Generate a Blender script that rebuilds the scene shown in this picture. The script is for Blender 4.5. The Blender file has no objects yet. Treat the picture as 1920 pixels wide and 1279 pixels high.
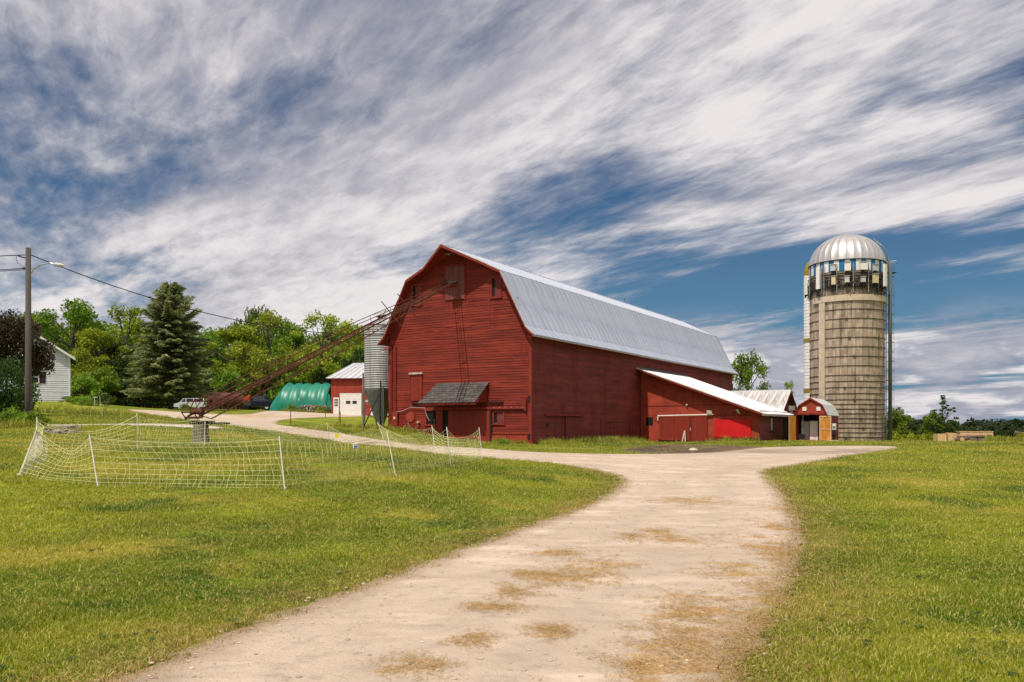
import bpy, math, random
import numpy as np
from mathutils import Vector, Matrix
random.seed(7); rng = np.random.default_rng(7)
R = math.radians
SC = bpy.context.scene; COL = SC.collection
FX, CX, HY, EYE = 1572.0, 960.0, 800.0, 1.7      # photo geometry: focal length in px, horizon row, eye height

# ------------------------------------------------------------------ camera
cam = bpy.data.objects.new('camera', bpy.data.cameras.new('camera')); COL.objects.link(cam)
cam.location = (0, 0, EYE); cam.rotation_euler = (R(90), 0, 0)
cam.data.sensor_width = 36; cam.data.lens = FX / 1920 * 36
cam.data.shift_y = (HY - 639.5) / 1920
cam.data.clip_start = .1; cam.data.clip_end = 6000
SC.camera = cam

# ------------------------------------------------------------------ world, sun, exposure
SUN_H = Vector((-.51, -.86, 0)).normalized() + .06 * Vector((-.86, .51, 0)); SUN_H.normalize()
SUN_EL = R(61)
SUN_DIR = Vector((SUN_H.x * math.cos(SUN_EL), SUN_H.y * math.cos(SUN_EL), math.sin(SUN_EL)))
world = bpy.data.worlds.new('World'); SC.world = world; world.use_nodes = True
def build_world():
    nt = world.node_tree; N = nt.nodes; L = nt.links; N.clear()
    out = N.new('ShaderNodeOutputWorld'); bg = N.new('ShaderNodeBackground'); bg.inputs['Strength'].default_value = .066
    L.new(bg.outputs[0], out.inputs[0])
    sky = N.new('ShaderNodeTexSky'); sky.sky_type = 'NISHITA'; sky.sun_disc = False
    sky.sun_elevation = SUN_EL; sky.sun_rotation = math.atan2(SUN_DIR.x, SUN_DIR.y)
    sky.air_density = 1.0; sky.dust_density = .4; sky.ozone_density = 3.0; sky.altitude = 200
    def math_(op, a, b=None, c=None, clamp=False):
        n = N.new('ShaderNodeMath'); n.operation = op; n.use_clamp = clamp
        for i, v in enumerate((a, b, c)):
            if v is None: continue
            if isinstance(v, (int, float)): n.inputs[i].default_value = v
            else: L.new(v, n.inputs[i])
        return n.outputs[0]
    tc = N.new('ShaderNodeTexCoord'); sp = N.new('ShaderNodeSeparateXYZ'); L.new(tc.outputs['Generated'], sp.inputs[0])
    z = math_('MAXIMUM', sp.outputs[2], 0.0)
    zz = math_('ADD', z, .075)                                 # curved cloud deck: no pinch at the horizon
    u = math_('DIVIDE', sp.outputs[0], zz); v = math_('DIVIDE', sp.outputs[1], zz)
    cb = N.new('ShaderNodeCombineXYZ'); L.new(u, cb.inputs[0]); L.new(v, cb.inputs[1])
    def layer(rot, sx, sy, scale, detail, rough, dist, off):
        m = N.new('ShaderNodeMapping'); m.vector_type = 'TEXTURE'
        m.inputs['Rotation'].default_value = (0, 0, rot); m.inputs['Scale'].default_value = (sx, sy, 1)
        m.inputs['Location'].default_value = off
        L.new(cb.outputs[0], m.inputs[0])
        t = N.new('ShaderNodeTexNoise'); t.inputs['Scale'].default_value = scale; t.inputs['Detail'].default_value = detail
        t.inputs['Roughness'].default_value = rough; t.inputs['Distortion'].default_value = dist
        L.new(m.outputs[0], t.inputs['Vector']); return t.outputs['Fac']
    def ramp(f, a, b):
        n = N.new('ShaderNodeMapRange'); n.interpolation_type = 'SMOOTHSTEP'
        n.inputs[1].default_value = a; n.inputs[2].default_value = b; L.new(f, n.inputs[0]); return n.outputs[0]
    ang = R(90 + 38)                                           # wisps run towards a far point left of the frame
    big = layer(ang, 3.0, 1.15, .80, 7, .56, .5, (2.6, .4, 0))
    wisp = layer(ang + .10, 2.1, .80, 1.9, 12, .60, .35, (3.1, 2.2, 0))
    fine = layer(ang - .15, 1.1, .42, 4.6, 12, .66, .3, (0, 5, 0))
    f = math_('ADD', math_('MULTIPLY', big, .86), math_('ADD', math_('MULTIPLY', wisp, .33), math_('MULTIPLY', fine, .13)))
    # a clear belt low over the horizon to the right, denser cloud higher up
    belt = math_('MULTIPLY', ramp(z, .085, .15), math_('SUBTRACT', 1.0, ramp(z, .18, .25)))
    east = ramp(sp.outputs[0], -.15, .3)
    f = math_('SUBTRACT', f, math_('MULTIPLY', math_('MULTIPLY', belt, east), .18))
    cir = ramp(f, .488, .665)
    cir = math_('MULTIPLY', cir, .95)
    # low cumulus bank
    mm = N.new('ShaderNodeMapping'); mm.inputs['Scale'].default_value = (5.5, 5.5, 17); L.new(tc.outputs['Generated'], mm.inputs[0])
    cn = N.new('ShaderNodeTexNoise'); cn.inputs['Scale'].default_value = 1.25; cn.inputs['Detail'].default_value = 9; cn.inputs['Roughness'].default_value = .55
    L.new(mm.outputs[0], cn.inputs['Vector'])
    low = math_('MULTIPLY', ramp(cn.outputs['Fac'], .47, .56), math_('SUBTRACT', 1.0, ramp(z, .07, .15)))
    # shading of the clouds: soft greys inside
    sh = layer(ang + .1, 2.2, 1.2, .9, 7, .58, .6, (7, 1, 0))
    shade = math_('MULTIPLY', ramp(math_('ADD', math_('MULTIPLY', sh, .75), math_('MULTIPLY', fine, .25)), .33, .57), ramp(f, .46, .66))
    mc = N.new('ShaderNodeMix'); mc.data_type = 'RGBA'
    mc.inputs[6].default_value = (6.0, 5.9, 6.9, 1); mc.inputs[7].default_value = (13.2, 12.4, 12.3, 1); L.new(shade, mc.inputs[0])
    lc = N.new('ShaderNodeMix'); lc.data_type = 'RGBA'
    lc.inputs[6].default_value = (3.9, 4.4, 5.9, 1); lc.inputs[7].default_value = (9.6, 9.0, 9.4, 1); L.new(ramp(cn.outputs['Fac'], .5, .72), lc.inputs[0])
    sat = N.new('ShaderNodeHueSaturation'); sat.inputs['Saturation'].default_value = 1.28; sat.inputs['Value'].default_value = .86
    hm = N.new('ShaderNodeMix'); hm.data_type = 'RGBA'; L.new(math_('MULTIPLY', math_('SUBTRACT', 1.0, ramp(z, .0, .22)), .75), hm.inputs[0]); L.new(sky.outputs[0], hm.inputs[6]); hm.inputs[7].default_value = (1.6, 4.0, 6.6, 1); L.new(hm.outputs[2], sat.inputs['Color'])
    m1 = N.new('ShaderNodeMix'); m1.data_type = 'RGBA'; L.new(cir, m1.inputs[0]); L.new(sat.outputs[0], m1.inputs[6]); L.new(mc.outputs[2], m1.inputs[7])
    m2 = N.new('ShaderNodeMix'); m2.data_type = 'RGBA'; L.new(math_('MULTIPLY', low, .85), m2.inputs[0]); L.new(m1.outputs[2], m2.inputs[6]); L.new(lc.outputs[2], m2.inputs[7])
    L.new(m2.outputs[2], bg.inputs['Color'])
build_world()
sl = bpy.data.lights.new('sun', 'SUN'); sl.energy = 4.5; sl.angle = R(.53); sl.color = (1, .90, .77)
so = bpy.data.objects.new('sun', sl); COL.objects.link(so); so.rotation_euler = SUN_DIR.to_track_quat('Z', 'Y').to_euler()
SC.view_settings.view_transform = 'Standard'; SC.view_settings.look = 'None'
SC.view_settings.exposure = 0.0; SC.view_settings.gamma = 1; SC.view_settings.use_curve_mapping = False
SC.cycles.max_bounces = 6; SC.cycles.transparent_max_bounces = 12
SC.cycles.use_denoising = True

# ------------------------------------------------------------------ terrain
def P(px, py, Z): return ((px - CX) / FX * Z, Z, EYE - (py - HY) * Z / FX)
CTRL = [(x, y, 0) for x in (-14, -5, 0, 5, 14) for y in (-25, 3, 9)] + [(-9, 14, .12), (0, 15, .03), (8, 15, 0), (0, 22, .16), (8, 24, .14)]
CTRL += [P(*a) for a in [(35,888,18.5),(185,915,17.4),(66,862,21.4),(256,846,25),(383,837,30),(616,835,40),(726,837,36),(818,855,30),
    (846,871,23.6),(905,865,27.5),(743,892,20.6),(535,917,17.4),(53,801,42),(996,835,52),(735,806.5,57.7),(866,826,54.5),(1405,828,62.8),
    (1521,829,64),(1587,833,71),(1700,833,66),(1765,829,61),(1800,828,62),(1900,829,62),(1900,846,42),(640,824,44),(560,804,53),(480,800,52),(300,782,66),(240,769,84),(100,752,75),
    (180,760,72),(440,770,113),(345,770,122),(660,778,95),(560,772,105),(712,808,62),(600,793,72),(320,767,90),(250,763,125),(500,767,135),
    (-200,770,70),(-500,800,45),(210,796,43.5),(330,797,42),(120,782,52),(1250,831,66),(1100,832,56)]]
CTRL += [(23.6, 90, .35), (40, 80, .1), (60, 110, -.2), (90, 120, -.5), (40, 150, -.3), (0, 120, 1.6), (0, 160, 1.2), (-60, 160, 5.5), (-110, 110, 6), (-110, 40, 2.2), (-60, 0, .5),
         (-80, -60, .3), (0, -80, 0), (80, -60, 0), (90, 0, .1), (110, 60, -.2), (-120, 320, 6), (0, 320, 1.5), (150, 320, -1.8), (320, 320, -3), (300, 0, -1), (-300, 0, 3), (-320, 320, 7)]
_c = np.array(CTRL, float)
def _tps(r2): return .5 * r2 * np.log(r2 + 1e-9)
_n = len(_c); _d2 = ((_c[:, None, :2] - _c[None, :, :2]) ** 2).sum(-1)
_A = np.zeros((_n + 3, _n + 3)); _A[:_n, :_n] = _tps(_d2) + np.eye(_n) * 4.0
_A[:_n, _n] = 1; _A[:_n, _n + 1:] = _c[:, :2]; _A[_n, :_n] = 1; _A[_n + 1:, :_n] = _c[:, :2].T
_w = np.linalg.solve(_A, np.r_[_c[:, 2], 0, 0, 0])
def hz(x, y):
    x = np.asarray(x, float); y = np.asarray(y, float); sh = x.shape
    xf = x.ravel(); yf = y.ravel(); rr = np.hypot(xf, yf); k = np.where(rr > 330, 330 / np.maximum(rr, 1), 1)
    X = xf * k; Y = yf * k; o = np.empty(len(X))
    for i in range(0, len(X), 20000):
        a, b = X[i:i+20000], Y[i:i+20000]
        d2 = (a[:, None] - _c[None, :, 0]) ** 2 + (b[:, None] - _c[None, :, 1]) ** 2
        o[i:i+20000] = _tps(d2) @ _w[:_n] + _w[_n] + _w[_n + 1] * a + _w[_n + 2] * b
    return o.reshape(sh)
def h(x, y): return float(hz(np.array([x]), np.array([y]))[0])
_Zs = np.concatenate([np.arange(3, 60, .1), np.arange(60, 330, .4)])
def gp(px, py):
    "point of the ground that the photo shows at a pixel"
    X = (px - CX) / FX * _Zs; ray = EYE - (py - HY) * _Zs / FX
    g = hz(X, _Zs); hit = np.where(ray <= g)[0]
    i = hit[0] if len(hit) else int(np.argmin(ray - g))
    return (float(X[i]), float(_Zs[i]))

# ------------------------------------------------------------------ materials
def link_(nt, a, b): nt.links.new(a, b)
def mk(name, c1, c2=None, scale=4, rough=.8, metal=0, stretch=(1, 1, 1), bump=0, bscale=None, island=0, orand=0, chips=None, cth=.66, lo=.35, hi=.65, world_=False, spec=.3, streak=None, bdist=.02):
    m = bpy.data.materials.new(name); m.use_nodes = True; nt = m.node_tree; N = nt.nodes; L = nt.links
    b = N['Principled BSDF']; b.inputs['Roughness'].default_value = rough; b.inputs['Metallic'].default_value = metal
    b.inputs['Specular IOR Level'].default_value = spec
    c2 = c2 or tuple(x * .7 for x in c1)
    if world_: vec = N.new('ShaderNodeNewGeometry').outputs['Position']
    else: vec = N.new('ShaderNodeTexCoord').outputs['Object']
    def noise(sc, st, det=7, ro=.6, off=0):
        mp = N.new('ShaderNodeMapping'); mp.inputs['Scale'].default_value = st; mp.inputs['Location'].default_value = (off, off, off); L.new(vec, mp.inputs[0])
        n = N.new('ShaderNodeTexNoise'); n.inputs['Scale'].default_value = sc; n.inputs['Detail'].default_value = det; n.inputs['Roughness'].default_value = ro
        L.new(mp.outputs[0], n.inputs['Vector']); return n.outputs['Fac']
    def rmp(f, a, bb):
        n = N.new('ShaderNodeMapRange'); n.inputs[1].default_value = a; n.inputs[2].default_value = bb; L.new(f, n.inputs[0]); return n.outputs[0]
    def mix(f, a, bb, mode='MIX'):
        n = N.new('ShaderNodeMix'); n.data_type = 'RGBA'; n.blend_type = mode
        if isinstance(f, float): n.inputs[0].default_value = f
        else: L.new(f, n.inputs[0])
        for i, v in ((6, a), (7, bb)):
            if isinstance(v, tuple): n.inputs[i].default_value = (*v, 1)
            else: L.new(v, n.inputs[i])
        return n.outputs[2]
    nf = noise(scale, stretch)
    col = mix(rmp(nf, lo, hi), tuple(c1), tuple(c2))
    if streak:
        col = mix(rmp(noise(streak[1], streak[2], off=9), .52, .72), col, tuple(streak[0]))
    def gain(rnd, amt, col):
        g = N.new('ShaderNodeMapRange'); g.inputs[3].default_value = 1 - amt; g.inputs[4].default_value = 1 + amt; L.new(rnd, g.inputs[0])
        cc = N.new('ShaderNodeCombineColor')
        for i in range(3): L.new(g.outputs[0], cc.inputs[i])
        return mix(1.0, col, cc.outputs[0], 'MULTIPLY')
    if island: col = gain(N.new('ShaderNodeNewGeometry').outputs['Random Per Island'], island, col)
    if orand: col = gain(N.new('ShaderNodeObjectInfo').outputs['Random'], orand, col)
    if chips: col = mix(rmp(noise(scale * 2.2, stretch, 9, .7, 4), cth, cth + .06), col, tuple(chips))
    L.new(col, b.inputs['Base Color'])
    if bump:
        bp = N.new('ShaderNodeBump'); bp.inputs['Strength'].default_value = bump; bp.inputs['Distance'].default_value = bdist
        L.new(noise(bscale or scale * 4, stretch, 8, .65, 2), bp.inputs['Height']); L.new(bp.outputs[0], b.inputs['Normal'])
    return m
M = dict(
 siding=mk('red siding', (.245,.030,.0145), (.125,.014,.009), .9, .75, stretch=(.35,.35,3.5), bump=.5, bscale=9, island=.11, chips=(.40,.20,.14), cth=.69, lo=.38, hi=.62, streak=((.16,.012,.008), .9, (1.6,1.6,.25))),
 siding_side=mk('dull red siding', (.235,.042,.032), (.145,.025,.020), .8, .8, stretch=(.35,.35,3), bump=.4, bscale=9, island=.14, streak=((.14,.016,.012), .7, (1.2,1.2,.3))),
 redpaint=mk('red painted boards', (.26,.030,.018), (.17,.02,.013), 2.5, .7, stretch=(1.5,1.5,.4), bump=.3, chips=(.3,.13,.1), cth=.73, island=.1),
 door=mk('red brown door paint', (.24,.026,.014), (.17,.019,.012), 2, .65, stretch=(3,3,.25), bump=.2, island=.12),
 plyred=mk('red plywood', (.37,.055,.030), (.24,.032,.018), 1.6, .7, stretch=(1,1,.8), bump=.25, island=.08, chips=(.3,.12,.09), cth=.72),
 loft=mk('dull maroon door', (.20,.062,.052), (.14,.04,.034), 2, .7, stretch=(3,3,.25), bump=.2, island=.1, chips=(.34,.22,.19), cth=.70),
 bright=mk('bright red sheet', (.62,.008,.012), (.46,.007,.011), 1.2, .6, bump=.3, chips=(.35,.02,.02), cth=.66),
 maroon=mk('maroon boards', (.19,.045,.040), (.13,.032,.030), 2.5, .85, stretch=(.5,.5,2.5), bump=.4, island=.15),
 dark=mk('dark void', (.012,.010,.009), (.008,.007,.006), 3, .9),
 roof=mk('galvanised roof', (.44,.48,.57), (.36,.40,.49), 1.6, .5, .4, stretch=(.4,1.2,.4), bump=.08, orand=.05, island=.03, streak=((.40,.42,.46), 1.4, (.25,2.2,.25))),
 roofwhite=mk('white metal roof', (.58,.58,.60), (.46,.46,.48), 1.6, .5, .2, stretch=(.5,1.5,.5), bump=.08, orand=.05, chips=(.40,.36,.33), cth=.70),
 roofold=mk('weathered metal roof', (.62,.62,.62), (.46,.46,.45), 2.2, .6, .2, stretch=(3,.6,.6), bump=.1, orand=.12, streak=((.20,.17,.12), 1.6, (3.0,.5,.5)), chips=(.33,.17,.06), cth=.58),
 roofshed=mk('pale shed roof', (.55,.57,.56), (.45,.47,.47), 3, .6, .1, bump=.1, orand=.04),
 trim=mk('pale trim', (.58,.52,.50), (.40,.30,.27), 4, .7, stretch=(1,1,1), bump=.2),
 redtrim=mk('red trim board', (.27,.03,.02), (.17,.02,.015), 3, .7, stretch=(.5,.5,.5), bump=.2, chips=(.4,.3,.26), cth=.66),
 shingle=mk('asphalt shingle', (.10,.088,.085), (.062,.055,.055), 9, .95, bump=.5, orand=.28, island=.2),
 stave=mk('concrete stave', (.45,.36,.275), (.29,.225,.17), 2.2, .9, stretch=(2,2,.35), bump=.35, bscale=10, island=.24, streak=((.11,.085,.065), 1.3, (2.2,2.2,.14)), chips=(.09,.07,.055), cth=.70),
 core=mk('joint mortar', (.16,.135,.11), (.11,.09,.075), 4, .95),
 stainbrown=mk('stained upper concrete', (.16,.125,.09), (.30,.25,.19), 1.6, .9, stretch=(2.5,2.5,.3), bump=.3, streak=((.06,.045,.035), 1.4, (2.5,2.5,.2))),
 ring=mk('tan concrete', (.58,.48,.36), (.46,.38,.28), 3, .85, stretch=(1,1,.4), bump=.2),
 hoop=mk('rusty steel hoop', (.10,.065,.05), (.06,.045,.04), 8, .7, .4),
 dome=mk('galvanised dome', (.60,.58,.565), (.50,.48,.47), 2, .42, .75, stretch=(1,1,.5), bump=.04, orand=.05),
 blue=mk('blue band paint', (.02,.17,.42), (.015,.11,.28), 4, .6), white=mk('white paint', (.78,.77,.74), (.66,.65,.62), 4, .6, bump=.08),
 cream=mk('cream cabinet', (.66,.56,.34), (.56,.47,.29), 5, .6), lgrey=mk('light grey cabinet', (.52,.53,.53), (.42,.43,.43), 5, .55),
 galv=mk('corrugated galvanised steel', (.42,.43,.44), (.33,.34,.35), 2.5, .6, .2, stretch=(1.5,1.5,.5), island=.03, orand=.04, streak=((.24,.22,.2), 2, (3,3,.2))),
 galvdull=mk('dull galvanised steel', (.22,.25,.26), (.15,.17,.18), 2.5, .5, .5, stretch=(3,3,.4), streak=((.12,.09,.07), 2, (4,4,.2))),
 rust=mk('rusty steel', (.16,.052,.028), (.085,.034,.024), 9, .85, .2, bump=.3, island=.15, chips=(.25,.1,.05), cth=.68),
 tank=mk('rusty brown tank', (.14,.045,.036), (.09,.032,.028), 3, .75, .1, bump=.2),
 black=mk('black steel', (.02,.018,.018), (.035,.025,.02), 6, .6, .3), rubber=mk('rubber', (.018,.018,.018), None, 6, .85),
 pole=mk('weathered pole wood', (.115,.10,.088), (.065,.055,.048), 3, .9, stretch=(5,5,.25), bump=.6, bdist=.03),
 stump=mk('grey split wood', (.27,.235,.20), (.13,.11,.095), 4, .9, stretch=(6,6,.4), bump=.8, bdist=.04),
 steel=mk('aluminium', (.5,.5,.5), None, 5, .4, .7), wire=mk('black cable', (.02,.02,.022), None, 5, .6),
 palecable=mk('pale cable', (.45,.38,.36), None, 5, .7),
 greentarp=mk('green tarpaulin', (.010,.22,.145), (.006,.155,.105), 1.2, .38, bump=.6, bscale=9, bdist=.03, spec=.5, stretch=(1,1,1)),
 ply=mk('orange plywood', (.58,.27,.055), (.42,.17,.03), 2.5, .7, stretch=(3,3,.4), bump=.2, streak=((.28,.10,.02), 2, (4,4,.3))),
 timber=mk('fresh lumber', (.66,.44,.26), (.5,.31,.17), 3, .8, bump=.2, island=.15),
 cut=mk('cut log end', (.62,.45,.25), (.48,.32,.16), 6, .85, bump=.2), bark=mk('log bark', (.14,.10,.075), (.07,.05,.04), 6, .95, bump=.8, bdist=.04),
 rubble=mk('pale rubble', (.38,.33,.28), (.2,.17,.14), 4, .95, island=.45),
 vinyl=mk('grey vinyl siding', (.60,.62,.68), (.53,.55,.61), 1.5, .7, island=.03), shingleroof=mk('house roof', (.10,.10,.11), (.07,.07,.08), 6, .9),
 net=mk('white net twine', (.80,.80,.44), (.64,.66,.32), 8, .6), post=mk('white fibreglass rod', (.82,.80,.76), (.7,.68,.62), 8, .5),
 yellow=mk('yellow plastic', (.85,.75,.03), None, 4, .5), orange=mk('orange machine paint', (.55,.07,.02), (.35,.04,.015), 6, .6),
 carwhite=mk('silver white car paint', (.62,.65,.68), (.58,.60,.63), 3, .25, .1, spec=.6), cardark=mk('dark blue car paint', (.018,.024,.045), (.012,.016,.03), 3, .22, .2, spec=.6),
 bed=mk('dark grey truck bed', (.05,.05,.05), None, 5, .6), lamp=mk('lamp lens', (.75,.75,.7), None, 5, .3),
 dirt=mk('dark mulch', (.085,.055,.038), (.19,.14,.095), 3, .95, bump=.8, bdist=.05, world_=True),
 trunk=mk('tree bark', (.10,.08,.062), (.05,.04,.032), 4, .95, stretch=(3,3,.5), bump=.6, bdist=.03),
 stone=mk('fieldstone', (.30,.27,.24), (.17,.15,.13), 5, .9, island=.3, bump=.4),
)
def glass_mat():
    m = bpy.data.materials.new('window glass'); m.use_nodes = True; b = m.node_tree.nodes['Principled BSDF']
    b.inputs['Base Color'].default_value = (.02, .025, .03, 1); b.inputs['Roughness'].default_value = .08; b.inputs['Specular IOR Level'].default_value = .6
    return m
M['glass'] = glass_mat()
def leaf_mat(name, c1, c2, c3, trans=.35):
    m = bpy.data.materials.new(name); m.use_nodes = True; nt = m.node_tree; N = nt.nodes; L = nt.links; N.clear()
    o = N.new('ShaderNodeOutputMaterial'); g = N.new('ShaderNodeNewGeometry'); oi = N.new('ShaderNodeObjectInfo')
    cr = N.new('ShaderNodeValToRGB'); cr.color_ramp.elements[0].color = (*c1, 1); cr.color_ramp.elements[1].color = (*c3, 1)
    e = cr.color_ramp.elements.new(.5); e.color = (*c2, 1)
    n = N.new('ShaderNodeTexNoise'); n.inputs['Scale'].default_value = .45; n.inputs['Detail'].default_value = 3; L.new(g.outputs['Position'], n.inputs['Vector'])
    a = N.new('ShaderNodeMath'); a.operation = 'MULTIPLY_ADD'; a.inputs[1].default_value = .45; L.new(g.outputs['Random Per Island'], a.inputs[0])
    a2 = N.new('ShaderNodeMath'); a2.operation = 'MULTIPLY_ADD'; a2.inputs[1].default_value = 1.3; a2.inputs[2].default_value = -.38; L.new(n.outputs['Fac'], a2.inputs[0])
    L.new(a2.outputs[0], a.inputs[2]); L.new(a.outputs[0], cr.inputs[0])
    hs = N.new('ShaderNodeHueSaturation'); mr = N.new('ShaderNodeMapRange'); mr.inputs[3].default_value = .70; mr.inputs[4].default_value = 1.25
    L.new(oi.outputs['Random'], mr.inputs[0]); L.new(mr.outputs[0], hs.inputs['Value']); L.new(cr.outputs[0], hs.inputs['Color'])
    mh = N.new('ShaderNodeMapRange'); mh.inputs[3].default_value = .485; mh.inputs[4].default_value = .515; L.new(oi.outputs['Random'], mh.inputs[0]); L.new(mh.outputs[0], hs.inputs['Hue'])
    d = N.new('ShaderNodeBsdfPrincipled'); d.inputs['Roughness'].default_value = .6; d.inputs['Specular IOR Level'].default_value = .25; L.new(hs.outputs[0], d.inputs['Base Color'])
    t = N.new('ShaderNodeBsdfTranslucent'); L.new(hs.outputs[0], t.inputs['Color'])
    x = N.new('ShaderNodeMixShader'); x.inputs[0].default_value = trans; L.new(d.outputs[0], x.inputs[1]); L.new(t.outputs[0], x.inputs[2]); L.new(x.outputs[0], o.inputs[0])
    return m
M['leaf'] = leaf_mat('leaves', (.06,.13,.012), (.15,.25,.018), (.30,.38,.03))
M['leafy'] = leaf_mat('yellow green leaves', (.12,.18,.012), (.25,.31,.018), (.42,.44,.03))
M['leafd'] = leaf_mat('dark leaves', (.025,.055,.012), (.05,.095,.018), (.10,.16,.028))
M['leafp'] = leaf_mat('purple brown leaves', (.028,.026,.014), (.058,.042,.022), (.10,.080,.034), .25)
M['needle'] = leaf_mat('spruce needles', (.09,.13,.05), (.25,.30,.12), (.58,.57,.27), .40)
M['pine'] = leaf_mat('far evergreen leaves', (.025,.045,.02), (.04,.07,.025), (.07,.10,.03), .2)

def grass_color_nodes(N, L, vec, per=None):
    "lawn colour: green, dry and dark patches laid out over the ground by noise of the world position"
    def noise(sc, det, st=(1, 1, 1), off=0):
        mp = N.new('ShaderNodeMapping'); mp.inputs['Scale'].default_value = st; mp.inputs['Location'].default_value = (off, off * .7, 0); L.new(vec, mp.inputs[0])
        n = N.new('ShaderNodeTexNoise'); n.inputs['Scale'].default_value = sc; n.inputs['Detail'].default_value = det; n.inputs['Roughness'].default_value = .6; L.new(mp.outputs[0], n.inputs['Vector']); return n.outputs['Fac']
    def mr(f, a, b):
        n = N.new('ShaderNodeMapRange'); n.inputs[1].default_value = a; n.inputs[2].default_value = b; n.interpolation_type = 'SMOOTHSTEP'; L.new(f, n.inputs[0]); return n.outputs[0]
    def mix(f, a, b):
        n = N.new('ShaderNodeMix'); n.data_type = 'RGBA'; L.new(f, n.inputs[0])
        for i, v in ((6, a), (7, b)):
            if isinstance(v, tuple): n.inputs[i].default_value = (*v, 1)
            else: L.new(v, n.inputs[i])
        return n.outputs[2]
    c = mix(mr(noise(.16, 4, (.9, 1.1, 1)), .40, .60), (.135, .19, .009), (.255, .29, .014))
    c = mix(mr(noise(.28, 6, (.85, 1.15, 1), 31), .51, .66), c, (.36, .33, .045))
    c = mix(mr(noise(1.9, 5, (1, 1, 1), 11), .58, .74), c, (.40, .32, .08))
    c = mix(mr(noise(.42, 5, (.9, 1.1, 1), 57), .54, .66), c, (.085, .15, .010))
    return c, noise, mr, mix
def ground_mat():
    m = bpy.data.materials.new('lawn ground'); m.use_nodes = True; nt = m.node_tree; N = nt.nodes; L = nt.links; b = N['Principled BSDF']
    b.inputs['Roughness'].default_value = .95; b.inputs['Specular IOR Level'].default_value = .1
    g = N.new('ShaderNodeNewGeometry'); c, noise, mr, mix = grass_color_nodes(N, L, g.outputs['Position'])
    c = mix(mr(noise(9, 8, (1, 1, 1), 3), .50, .66), c, (.075, .095, .014))
    c = mix(mr(noise(22, 6, (1, 1, 1), 5), .56, .68), c, (.38, .31, .12))
    hs = N.new('ShaderNodeHueSaturation'); hs.inputs['Value'].default_value = .92; L.new(c, hs.inputs['Color'])
    L.new(hs.outputs[0], b.inputs['Base Color'])
    bp = N.new('ShaderNodeBump'); bp.inputs['Strength'].default_value = .9; bp.inputs['Distance'].default_value = .06; L.new(noise(14, 8), bp.inputs['Height']); L.new(bp.outputs[0], b.inputs['Normal'])
    return m
def blade_mat():
    m = bpy.data.materials.new('grass blades'); m.use_nodes = True; nt = m.node_tree; N = nt.nodes; L = nt.links; N.clear()
    o = N.new('ShaderNodeOutputMaterial'); g = N.new('ShaderNodeNewGeometry'); c, noise, mr, mix = grass_color_nodes(N, L, g.outputs['Position'])
    w = N.new('ShaderNodeMath'); w.operation = 'GREATER_THAN'; w.inputs[1].default_value = .80; L.new(g.outputs['Random Per Island'], w.inputs[0])
    c = mix(w.outputs[0], c, (.40, .34, .11))
    hs = N.new('ShaderNodeHueSaturation'); r = N.new('ShaderNodeMapRange'); r.inputs[3].default_value = .8; r.inputs[4].default_value = 1.7; L.new(g.outputs['Random Per Island'], r.inputs[0]); L.new(r.outputs[0], hs.inputs['Value']); L.new(c, hs.inputs['Color'])
    d = N.new('ShaderNodeBsdfPrincipled'); d.inputs['Roughness'].default_value = .55; d.inputs['Specular IOR Level'].default_value = .3; L.new(hs.outputs[0], d.inputs['Base Color'])
    t = N.new('ShaderNodeBsdfTranslucent'); L.new(hs.outputs[0], t.inputs['Color'])
    x = N.new('ShaderNodeMixShader'); x.inputs[0].default_value = .4; L.new(d.outputs[0], x.inputs[1]); L.new(t.outputs[0], x.inputs[2]); L.new(x.outputs[0], o.inputs[0])
    return m
M['ground'] = ground_mat(); M['blade'] = blade_mat()
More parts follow.
